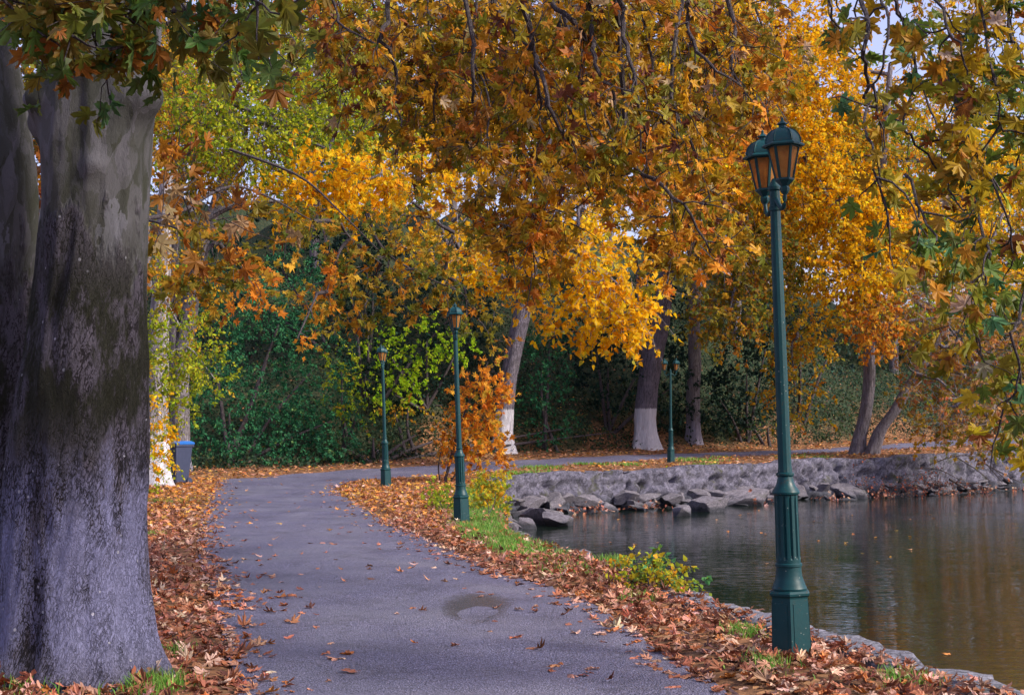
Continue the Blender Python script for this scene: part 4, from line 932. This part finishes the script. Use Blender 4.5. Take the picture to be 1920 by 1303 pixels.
# orange sapling behind the second lamp
gs = gp(835, 905); TS = Tree('sapling', 'young multi stemmed plane with orange leaves behind the second lamp', 'tree', (gs[0], gs[1], land(gs[0], gs[1])-.05))
YS = gs[1]
for tr, r in [([(832,912),(845,860),(862,800),(885,740),(915,680)], [.045,.035,.025,.01]), ([(828,912),(822,880),(826,850),(835,800)], [.025,.02,.012,.006]), ([(845,860),(880,820),(920,780)], [.02,.015,.006]), ([(838,910),(860,880),(872,840),(900,820)], [.03,.022,.015,.006])]: TS.limb(pxpath(tr, YS), r, 16, 6)
for px, py, rx, rz, M in [(925,695,26,24,18),(905,735,45,35,40),(880,790,50,35,44),(900,840,60,28,50),(915,790,30,36,20),(850,830,34,30,24),(940,735,22,22,10),(875,720,26,22,11)]:
    c, a, b = pc(px, py, YS, rx, rz); TS.cluster(c, a, b, .5, M, .45, 'planem', .13, ORNG, 6, .1, lr=.012, twig=.004)
TS.build(M_BRANCH)

# --- evergreens and shrubs beyond the road
def shrub(name, label, cat, blobs, pal, size=.12, L=.45, n=12, dens=1.0, group=None, shell=.55, m=None, base=None, stems=True):
    b = blobs[0]; g_ = base if base is not None else at(b[0], 803, b[2]); bx = float(g_[0]); by = float(g_[1]); bz = float(land(bx, by))
    T = Tree(name, label, cat, (bx, by, bz-.1), group)
    if stems:
        for q in blobs[:6]:
            c = at(q[0], q[1], q[2]); T.limb([(bx+R.normal(0,.2), by, bz-.1), ((bx+c[0])/2, (by+c[1])/2, (bz+c[2])/2), c], [.09,.06,.02], 12, 6)
    for px, py, Y, rx, rz, ry in blobs:
        c, a, b_ = pc(px, py, Y, rx, rz); M = int(dens*(a*b_+ry*b_)*(13 if size < .16 else 6))
        T.cluster(c, a, b_, ry, M, L, 'quad', size, pal, n, .15, limb=False, twig=0, shell=shell, spread=.5)
    return T.build(M_BRANCH, m or M_LEAF)
shrub('ivy_thicket', 'tall rounded dark ivy thicket left of the third lamp', 'shrub', [(430,770,49,75,100,2),(500,680,50,80,130,2.2),(590,690,51,70,120,2.2),(540,560,52,70,80,2),(620,790,50,60,70,1.6),(400,640,51,50,100,1.6),(480,810,48.5,80,50,1.2),(570,810,49,60,55,1.2),(560,500,53,50,50,1.4),(450,560,52,50,70,1.5),(400,835,48,50,34,1),(480,845,47.5,60,26,.9),(560,845,47.6,60,26,.9),(640,835,49,50,26,.9)], IVY, m=M_IVY, dens=2.6, size=.105)
shrub('ivy_thicket', 'rounded green ivy column between the two thick white footed trees', 'shrub', [(1022,770,57,56,62,1.5),(1015,700,57.5,52,66,1.5),(1030,640,58,42,44,1.3)], IVY, m=M_IVY, dens=2.6, size=.11)
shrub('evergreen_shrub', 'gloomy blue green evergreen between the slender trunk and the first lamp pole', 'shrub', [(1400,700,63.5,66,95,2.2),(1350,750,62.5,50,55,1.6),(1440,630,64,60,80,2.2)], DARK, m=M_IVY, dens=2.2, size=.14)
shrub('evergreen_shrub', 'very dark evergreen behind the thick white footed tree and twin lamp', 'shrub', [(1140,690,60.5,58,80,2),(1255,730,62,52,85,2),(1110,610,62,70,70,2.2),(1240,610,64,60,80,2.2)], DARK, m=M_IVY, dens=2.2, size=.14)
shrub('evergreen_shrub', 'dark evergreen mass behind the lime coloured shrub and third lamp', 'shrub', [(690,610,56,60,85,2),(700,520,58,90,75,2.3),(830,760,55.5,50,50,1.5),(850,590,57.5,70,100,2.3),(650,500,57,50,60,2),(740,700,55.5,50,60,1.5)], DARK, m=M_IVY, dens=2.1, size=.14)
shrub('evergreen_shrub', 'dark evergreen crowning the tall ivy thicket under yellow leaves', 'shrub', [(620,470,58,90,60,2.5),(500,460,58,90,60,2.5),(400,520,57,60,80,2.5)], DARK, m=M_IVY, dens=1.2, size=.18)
shrub('evergreen_shrub', 'blue green holly mass left of the curving grey trunk', 'shrub', [(1500,560,67.5,90,85,2.5),(1570,630,68,60,60,2.2),(1500,700,66,36,46,1.6)], [(.03,.07,.055,4),(.05,.09,.06,3),(.02,.045,.04,3)], m=M_IVY, dens=1.3, size=.18)
shrub('lime_shrub', 'lime green layered shrub behind the third and second lamps', 'shrub', [(800,640,55,70,40,1.4),(760,690,54,60,36,1.4),(860,650,55,34,30,1),(740,740,53,50,30,1.2),(720,650,56,36,26,1)], [(.36,.56,.02,5),(.5,.62,.03,3),(.2,.36,.02,3)], dens=2.2, size=.13, shell=.3)
shrub('lime_shrub', 'yellow green shrub fringing the ivy thicket beside the third lamp', 'shrub', [(645,730,52,36,45,1.1),(670,770,51,40,30,1),(640,680,53,30,30,1)], LIME+[(.4,.5,.03,5)], dens=1.9, size=.12, shell=.3)
shrub('golden_shrub', 'small golden shrub between the third and second lamps', 'shrub', [(765,765,52,30,20,.8),(740,775,52,24,14,.6)], [(.55,.36,.03,4),(.5,.24,.02,3),(.3,.32,.03,2)], dens=1.9, size=.12, shell=.2)
shrub('undershrub', 'sprawling green shrub on the slope behind the third lamp', 'shrub', [(700,822,50.5,60,24,.9),(780,815,51.5,50,24,.9),(640,838,49,40,20,.8),(850,815,53,40,24,.9),(1080,800,58,40,24,1),(1150,810,59.5,34,18,.8),(1540,790,65,50,30,1.4),(1600,770,67,40,34,1.4)], [(.05,.09,.04,4),(.08,.12,.05,3),(.03,.05,.03,3),(.16,.12,.04,1)], dens=1.6, size=.11, shell=.2)
shrub('undershrub', 'low pale green shrub behind the first lamp pole on the far verge', 'shrub', [(1440,800,63,60,30,1.2),(1400,790,64,40,34,1.2)], [(.05,.09,.05,4),(.10,.16,.04,2),(.03,.05,.04,3)], dens=1.3, size=.14, shell=.2)

def leafy(name, label, cat, px, py, clumps, pal, size, n=8, kind='planem', L=.35, m=None):
    g_ = gp(px, py); T = Tree(name, label, cat, (g_[0], g_[1], land(g_[0], g_[1])-.05))
    for cx, cy, Y, rx, rz, ry, M in clumps:
        c, a, b = pc(cx, cy, Y, rx, rz); T.limb([(g_[0]+R.normal(0,.1), g_[1], T.base[2]), (T.base+c)/2+R.normal(0,.05,3), c], [.012,.008,.004], 10, 5)
        T.cluster(c, a, b, ry, M, L, kind, size, pal, n, .0, limb=False, twig=.004)
    T.build(M_BRANCH, m or M_LEAF)
YG = [(.50,.48,.03,4),(.62,.42,.03,4),(.24,.34,.04,3),(.60,.30,.02,1)]
leafy('yellow_bush', 'yellow leafed bush at the near bank edge in front of the water', 'bush', 1235, 1118, [(1180,1070,14.6,26,20,.25,26),(1225,1072,14.4,34,26,.3,44),(1262,1085,14.0,28,26,.3,36),(1290,1105,13.6,16,16,.2,14),(1200,1100,14.2,30,14,.25,20),(1222,1048,14.6,16,14,.15,9),(1150,1055,15.4,22,7,.2,9)], YG+[(.10,.26,.09,3)], .052, 7, 'heart', .16)
leafy('yellow_green_bush', 'yellow green bush rising right of the second lamp base beside the rocks', 'bush', 920, 978, [(900,925,28,24,26,.5,36),(930,915,28,20,26,.4,30),(920,960,27.5,22,20,.4,22),(885,955,27,18,18,.4,18),(940,940,28,12,30,.3,20)], YG, .075, 7, 'planem', .3)
leafy('lime_bush', 'lime bush left of the second lamp base in the grass', 'bush', 826, 962, [(822,930,28,24,18,.5,30),(845,945,27,20,18,.4,24),(808,940,28,16,12,.4,12)], [(.30,.42,.03,4),(.45,.46,.04,3),(.16,.26,.03,2)], .06, 8, 'planem', .3)
leafy('lime_weed', 'small lime weed growing from the top of the far wall', 'plant', 1246, 884, [(1246,888,46.4,26,6,.2,14)], [(.42,.48,.03,3),(.2,.3,.02,2)], .07, 6, 'quad', .2)

# --- woods climbing behind
WG = 'trees of the wood on the slope'
woodpal = [OLIVE, GOLD, LIME, YEL, OLIVE, GOLD]
woods = [(-24,70,12),(-17,66,13),(-10,72,13),(-3,76,13),(4,80,13),(11,84,12),(-28,84,14),(-20,88,14),(-11,92,14),(-2,96,14),(7,100,13),(18,92,9),(24,98,8),(31,95,9),(38,100,9),(16,112,9),(-30,62,11),(-33,74,13),(46,106,11),(28,112,12),(22,82,9),(28,86,9),(34,88,9),(42,96,10),(12,76,10),(17,100,14),(36,108,13)]
wl = ['olive tree of the upper wood seen through the overhanging leaves','gold tinged tree of the upper wood seen between nearer crowns','yellow green tree of the upper wood seen between nearer crowns','bright yellow tree high in the wood behind the road','dull olive tree high in the wood behind the road','golden tree high in the wood behind the road']
for i, (x, y, h) in enumerate(woods):
    h = h*(1.5 if x > 0 else 1.2)
    z = float(land(x, y)); T = Tree('woodland_tree', wl[i % 6], 'tree', (x, y, z-.2), WG)
    lean = random.uniform(-1.5, 1.5); T.limb([(x, y, z-.2), (x+lean*.3, y, z+h*.4), (x+lean, y, z+h*.9)], [.28,.2,.08], 16, 8)
    pal = woodpal[i % 6]
    K = 8
    for k in range(K):
        a = random.uniform(0, 6.28); rr = random.uniform(0, 3.0); zz = z+h*random.uniform(.25, 1.0)
        T.cluster((x+rr*math.cos(a), y+rr*.7*math.sin(a), zz), 2.8, 2.3, 2.4, 80 if x < 15 else 75, 1.4, 'quad', .24, pal, 16, .2, lr=.08, twig=.02)
    T.build(M_GREYB)

# ------------------------------------------------------------ ground cover on the slope
def fbm2(x, y, s, o=3):
    v = np.zeros_like(x)
    for k in range(o):
        f = s*2**k; v += (np.sin(x*f+1.3*k+2*np.sin(y*f*.7+k))*np.cos(y*f*1.1-.7*k+1.5*np.sin(x*f*.6)))/2**k
    return v/1.7
def build_cover():
    n = 210000; x = R.uniform(-26, 42, n); y = yfar(x)+2.6+R.random(n)**1.4*26
    Z = land(x, y); e = y-yfar(x)
    keep = (R.random(n) < np.clip((e-3.2+1.2*fbm2(x, y, .8))/2.0, .06, 1)); x, y, Z = x[keep], y[keep], Z[keep]; N_ = len(x)
    h = R.random(N_)**1.5*(.35+.45*np.clip(fbm2(x, y, .6), 0, 1)); P = np.stack([x, y, Z+h], 1)
    tip = R.normal(0, 1, (N_, 3)); nor = R.normal(0, .7, (N_, 3))+np.array([0, -.4, .9])
    pal = [(.03,.07,.035,5),(.05,.10,.05,4),(.02,.045,.03,4),(.10,.12,.04,1.5),(.28,.15,.07,.7),(.10,.075,.055,1.5)]
    c = pick(pal, N_, jit=.1); patch = fbm2(x, y, .45); c = c*(.62+.35*patch)[:, None]
    g_ = (x > 9)[:, None]; c = np.where(g_, c*np.array([1.35,1.35,1.45]), c)
    LV = Leaves(); LV.add('quad', P, tip, nor, R.uniform(.06, .16, N_), np.clip(c, .003, .8)); o = LV.build('undergrowth', M_IVY); tag(o, kind='stuff')
build_cover()

# ------------------------------------------------------------ fallen leaves
FALL = [(.38,.15,.08,4),(.46,.24,.16,4),(.27,.09,.045,4),(.58,.38,.29,1.8),(.16,.065,.04,2.5),(.42,.14,.04,1.8)]
FALLY = [(.60,.26,.03,4),(.55,.20,.05,4),(.62,.38,.06,2),(.45,.22,.10,3),(.34,.13,.05,2)]
FALLF = [(.46,.22,.10,4),(.52,.30,.16,3),(.34,.14,.06,3),(.56,.26,.05,2),(.22,.11,.06,2)]
def litter(name, x, y, dens_keep, kind, size, extra=0, cols=None, zmax=.05, tilt=.35):
    global R
    k = R.random(len(x)) < dens_keep; x, y = x[k], y[k]; n = len(x)
    Z = land(x, y); D, i = pdist(x, y, ROAD); zr = np.where(i, .018, .03*np.clip(D/.25, 0, 1)+.004)
    heap = np.clip(D/.35, 0, 1)*(~i)
    P = np.stack([x, y, Z+zr+R.random(n)*zmax*(.12+.88*heap)], 1)
    a = R.uniform(0, 6.28, n); tip = np.stack([np.cos(a), np.sin(a), R.normal(0, .22, n)*(.25+.75*heap)], 1)
    nor = np.stack([R.normal(0, tilt, n)*(.35+.65*heap), R.normal(0, tilt, n)*(.35+.65*heap), np.ones(n)*np.where(R.random(n) < .5, 1, -1)], 1)
    LV = Leaves(); LV.add(kind, P, tip, nor, size*R.uniform(.6, 1.25, n), cols(x, y, n), .22, .48); o = LV.build(name, M_LITTER); tag(o, kind='stuff'); return n
def dens(x, y):
    D, i = pdist(x, y, ROAD); Dl, il = pdist(x, y, LK); 
    q = fbm2(x, y, 1.6); edge = .03+.17*np.clip(q, -1, 1)
    left = x < np.interp(y, [0,10,20,30,40], [.5,-.6,-2.6,-4.6,-6])
    edge = np.where(left, edge*.9+.05, edge)
    inroad = np.exp(-np.maximum(D-edge, 0)/.13)*np.where(y < 43, 1, .35); inroad = np.where(D < edge, .95, inroad*.6)+.0075+.012*(D < 1.0)
    out = .75+.35*np.clip(fbm2(x, y, 2.3), -1, 1)
    out = np.where(left & (D < .25) & (y > 14) & (y < 30), out*.5, out)
    grass = (~left) & (Dl < .85+.3*q) & (y > 17.5) & (y < 37)
    out = np.where(grass, out*.28, out)
    out = np.where((y < 10) & left & (D > .3) & (x < -1.5) & (x > -2.2), out*.45, out)
    far = y > 40.5; out = np.where(far & (~i), .8+.3*q, out)
    out = np.where(y > yfar(x)+1.0, np.clip(1-(y-yfar(x)-1.5)/7, .05, 1), out)
    d = np.where(i, inroad, out); d = np.where(il, np.where(Dl < .03, .3, 0), d)
    return d
def cols_near(x, y, n):
    c = pick(FALL, n, jit=.2); c2 = pick(FALLY, n, jit=.2); c3 = pick(FALLF, n, jit=.2)
    w = np.clip((y-20)/12, 0, 1)*.75; c = np.where((R.random(n) < w)[:, None], c2, c)
    return np.where(((y > 44) & (R.random(n) < .75))[:, None], c3, c)
def sample(n, y0, y1, xl, xr):
    y = R.uniform(y0, y1, n); x = xl(y)+(xr(y)-xl(y))*R.random(n); return x, y
xl = lambda y: -.37*y-1.0; xr = lambda y: np.interp(y, [0,8.5,12,17,22,37,40], [4.1,2.95,2.1,1.1,.1,-.3,-.6])
x, y = sample(18500, 3.5, 14.5, xl, xr); litter('fallen_leaves', x, y, dens(x, y), 'plane', .076, cols=cols_near, zmax=.05, tilt=.45)
x, y = sample(23000, 14.5, 26, xl, xr); litter('fallen_leaves', x, y, dens(x, y)*.95, 'planem', .08, cols=cols_near, zmax=.06, tilt=.5)
x, y = sample(19000, 26, 41, xl, xr); litter('fallen_leaves', x, y, dens(x, y), 'planem', .085, cols=cols_near, zmax=.05, tilt=.4)
x = R.uniform(-14, 34, 60000); y = R.uniform(40, 78, 60000); litter('fallen_leaves', x, y, dens(x, y)*.8, 'quad', .14, cols=cols_near, zmax=.05, tilt=.4)
# little heap of leaves against the near trunk and lamp foot
def heap(c, r, n, size=.10, z=.09, name='fallen_leaves'):
    x = c[0]+R.normal(0, r, n); y = c[1]+R.normal(0, r*.8, n); P = np.stack([x, y, land(x, y)+.04+R.random(n)*z*np.exp(-((x-c[0])**2+(y-c[1])**2)/(r*r*2))], 1)
    LV = Leaves(); LV.add('plane', P, nrm(R.normal(0, 1, (n, 3))+np.array([0,0,.1])), R.normal(0, .8, (n, 3))+np.array([0,0,.7]), size*R.uniform(.7,1.2,n), cols_near(x, y, n), .2, .35); o = LV.build(name, M_LITTER); tag(o, kind='stuff')
g_ = gp(1485, 1246); heap((g_[0]-.02, g_[1]-.15), .14, 26, .08, .05); g_ = gp(250, 1275); heap((g_[0], g_[1]), .16, 60, .12, .12); g_ = gp(60, 1290); heap((g_[0], g_[1]), .25, 70, .11)
# leaves caught on the rocks and afloat
n = 260; t_ = R.uniform(.3, 30, n); P = np.array([[*fw(t, R.uniform(.15, 2.6)), 0] for t in t_]); P[:, 2] = WATER+.015
ctr = R.choice([3.0,4.2,6.2,11,15.5,18,22,24,27], n); P[:, :2] = np.array([fw(c+R.normal(0, .35), 1.5+R.normal(0, .3)) for c in ctr]); P[:, 2] = WATER+.02+np.abs(R.normal(0, .12, n))
LV = Leaves(); LV.add('planem', P, R.normal(0, 1, (n, 3)), R.normal(0, .6, (n, 3))+np.array([0,-.3,1]), .11*R.uniform(.6,1.2,n), pick([(.4,.15,.09,4),(.42,.25,.18,3),(.25,.1,.06,2)], n)); tag(LV.build('fallen_leaves', M_LITTER), kind='stuff')

n = 46; x = R.uniform(1.5, 14, n); y = R.uniform(11, 46, n); Dl, il = pdist(x, y, LK); k = il & (Dl > .25); x, y = x[k], y[k]; n = len(x)
LV = Leaves(); LV.add('planem', np.stack([x, y, np.full(n, WATER+.012)], 1), np.stack([R.normal(0,1,n), R.normal(0,1,n), 0*x], 1), np.stack([R.normal(0,.1,n), R.normal(0,.1,n), np.ones(n)], 1), R.uniform(.05,.09,n), pick(FALLY, n), .1, .1); tag(LV.build('fallen_leaves', M_LITTER), kind='stuff')
# ------------------------------------------------------------ grass
def grass(n, xs, ys, h, fn, pal, wid=.006):
    k = fn(xs, ys) > R.random(len(xs)); x, y = xs[k], ys[k]; n = len(x); z = land(x, y)+.02
    a = R.uniform(0, 6.28, n); hh = h*R.uniform(.5, 1.3, n); d = np.stack([np.cos(a), np.sin(a), 0*a], 1); ln = R.normal(0, .35, (n, 2))*hh[:, None]
    b = np.stack([x, y, z], 1); w = wid*R.uniform(.7,1.4,n)[:, None]
    V = np.stack([b-d*w, b+d*w, b+d*w*.7+np.stack([ln[:, 0]*.35, ln[:, 1]*.35, hh*.6], 1), b-d*w*.7+np.stack([ln[:, 0]*.35, ln[:, 1]*.35, hh*.6], 1), b+np.stack([ln[:, 0], ln[:, 1], hh], 1)], 1).reshape(-1, 3)
    i = np.arange(n)[:, None]*5; Fc = np.vstack([i+np.array([0,1,2]), i+np.array([0,2,3]), i+np.array([3,2,4])])
    c = pick(pal, n, jit=.2); tag(mesh('grass', V, Fc, M_GRASS, col=np.vstack([c, c, c]), smooth=False), kind='stuff')
GP = [(.10,.26,.03,4),(.16,.34,.05,3),(.24,.36,.07,2),(.34,.32,.10,1)]
def gfn(x, y):
    Dl, il = pdist(x, y, LK); q = fbm2(x, y, 1.1); q2 = fbm2(x, y, 4)
    d = np.clip(1.2-np.abs(Dl-.45-.12*q)/.5, 0, 1)*(~il); d *= np.clip((y-14.5)/1.5, 0, 1)*np.clip((38-y)/4, 0, 1)*np.clip(.65+.9*q2, 0, 1)*np.clip((y-16.8)/2,.12,1)
    return d
x, y = sample(90000, 14.5, 38, lambda y: xr(y)-1.6, lambda y: xr(y)+.1); grass(0, x, y, .085, gfn, GP, .006)
def gfar(x, y):
    Dl, il = pdist(x, y, LK); D, i = pdist(x, y, ROAD); q = fbm2(x, y, .9)
    return np.clip(q*2.2-.35, 0, 1)*(~il)*(~i)*(Dl > .4)
x = R.uniform(-2, 13, 50000); y = R.uniform(42, 56, 50000); k = y < yfar(x)-1; grass(0, x[k], y[k], .10, gfar, GP, .014)
def tuft(px, py, r, n, h=.09):
    g_ = gp(px, py); x = g_[0]+R.normal(0, r, n); y = g_[1]+R.normal(0, r*1.5, n); grass(0, x, y, h, lambda a, b: np.ones(len(a)), GP, .004)
for px, py, r, n in [(285,1296,.10,700),(1395,1196,.07,300),(1440,1262,.08,260),(1150,1058,.1,300),(300,1240,.10,260),(110,1285,.2,500),(280,1010,.12,300),(300,945,.3,600),(1700,1290,.1,220),(1200,1130,.1,160)]: tuft(px, py, r, n)

# ------------------------------------------------------------ driftwood and twigs
def sticks(name, label, cat, paths, r, m=None, group=None):
    b = paths[0][0]; o = thing(name, label, cat, b, group)
    V = []; 
    for i, p in enumerate(paths): V.append(tubes(catmull(p, 16)[None], np.array([r*(1 if i == 0 else .55)]), np.array([r*.3]), 6))
    Vv, Ff = join(V); mesh('twigs', Vv, Ff, m or M_BRANCH, o, off=b); return o
for i, (tr, r, lab) in enumerate([
    ([[(1600,905),(1650,893),(1720,878),(1790,855),(1830,856)],[(1720,878),(1760,880),(1800,900)],[(1790,855),(1830,880),(1860,905)]], .05, 'long arching dead bough lying against the dark end of the wall'),
    ([[(1610,912),(1680,906),(1740,910)],[(1680,906),(1700,895)]], .09, 'dark waterlogged log at the waterline under the arching bough'),
    ([[(1830,860),(1870,882),(1915,905)],[(1850,870),(1880,905)],[(1865,880),(1900,912)]], .04, 'bare drooping twigs dipping into the lake by the photo edge'),
    ([[(1780,898),(1810,915),(1830,926)],[(1800,905),(1835,905)]], .06, 'short dark branch stub sticking from the rubble by the wall')]):
    sticks('dead_branch', lab, 'branch', [[at(*p, 55.0-(.6 if j else 0)) for p in q] for j, q in enumerate(tr)], r)
g_ = gp(290, 1125); sticks('dead_branch', 'thin dark twig lying on the brown leaves beside the burled trunk', 'branch', [[(g_[0]-.02, g_[1]-.15, .05), (g_[0]+.1, g_[1], .11), (g_[0]+.28, g_[1]+.05, .10), (g_[0]+.42, g_[1]-.15, .05)]], .007)
# brushwood with red leaves in the water
BR = Tree('brushwood', 'tangle of reddish brushwood and dead leaves at the waterline before the dark wall end', 'brushwood', wp(1700, 930))
for px, py, rx, rz, M in [(1640,920,40,12,36),(1720,912,40,16,50),(1760,908,30,14,30),(1612,890,8,24,10),(1690,926,60,6,30),(1830,915,30,8,20)]:
    c, a, b = pc(px, py, 51.5, rx, rz); BR.cluster(c, a, b, .5, M, .5, 'quad', .085, [(.42,.12,.06,4),(.22,.10,.08,4),(.14,.09,.09,3),(.3,.2,.14,2)], 5, -.1, limb=False, twig=.010, spread=.9)
BR.build(M_BRANCH)

# ------------------------------------------------------------ camera, light, render
cam = bpy.data.cameras.new('camera'); cam.sensor_width = 36; cam.lens = F*36/1920; cam.clip_end = 3000; cam.clip_start = .05
co = bpy.data.objects.new('camera', cam); link(co); co.location = (0, 0, CH); co.rotation_euler = (math.pi/2+PITCH, 0, 0); SC.camera = co
cam.dof.use_dof = False
SUN_EL, SUN_AZ = math.radians(36), math.radians(112)   # azimuth clockwise from +Y
w = bpy.data.worlds.new('World'); SC.world = w; w.use_nodes = True; nt = w.node_tree
sky = nt.nodes.new('ShaderNodeTexSky'); sky.sky_type = 'NISHITA'; sky.sun_disc = False; sky.sun_elevation = SUN_EL; sky.sun_rotation = SUN_AZ; sky.air_density = 1.0; sky.dust_density = 2.5; sky.ozone_density = 1.5
bg = nt.nodes['Background']; bg.inputs[1].default_value = .125; nt.links.new(mixc(nt, .35, mixc(nt, 1.0, sky.outputs[0], (1.0,.90,1.12), 'MULTIPLY'), (3.6,3.5,4.6)), bg.inputs[0])
sl = bpy.data.lights.new('sun', 'SUN'); sl.energy = 2.9; sl.angle = math.radians(10); sl.color = (1, .92, .78)
so = bpy.data.objects.new('sun', sl); link(so)
dirv = Vector((math.sin(SUN_AZ)*math.cos(SUN_EL), math.cos(SUN_AZ)*math.cos(SUN_EL), math.sin(SUN_EL))); so.rotation_euler = dirv.to_track_quat('Z', 'Y').to_euler()
SC.view_settings.view_transform = 'Standard'; SC.view_settings.look = 'None'; SC.view_settings.exposure = 1.0; SC.view_settings.gamma = 1
SC.render.engine = 'CYCLES'; cy = SC.cycles; cy.max_bounces = 7; cy.diffuse_bounces = 3; cy.glossy_bounces = 3; cy.transmission_bounces = 4; cy.transparent_max_bounces = 8; cy.caustics_reflective = False; cy.caustics_refractive = False
cy.use_denoising = True; cy.sample_clamp_indirect = 6
print('leaf faces total', sum(len(o.data.polygons) for o in C.objects if o.type == 'MESH'))
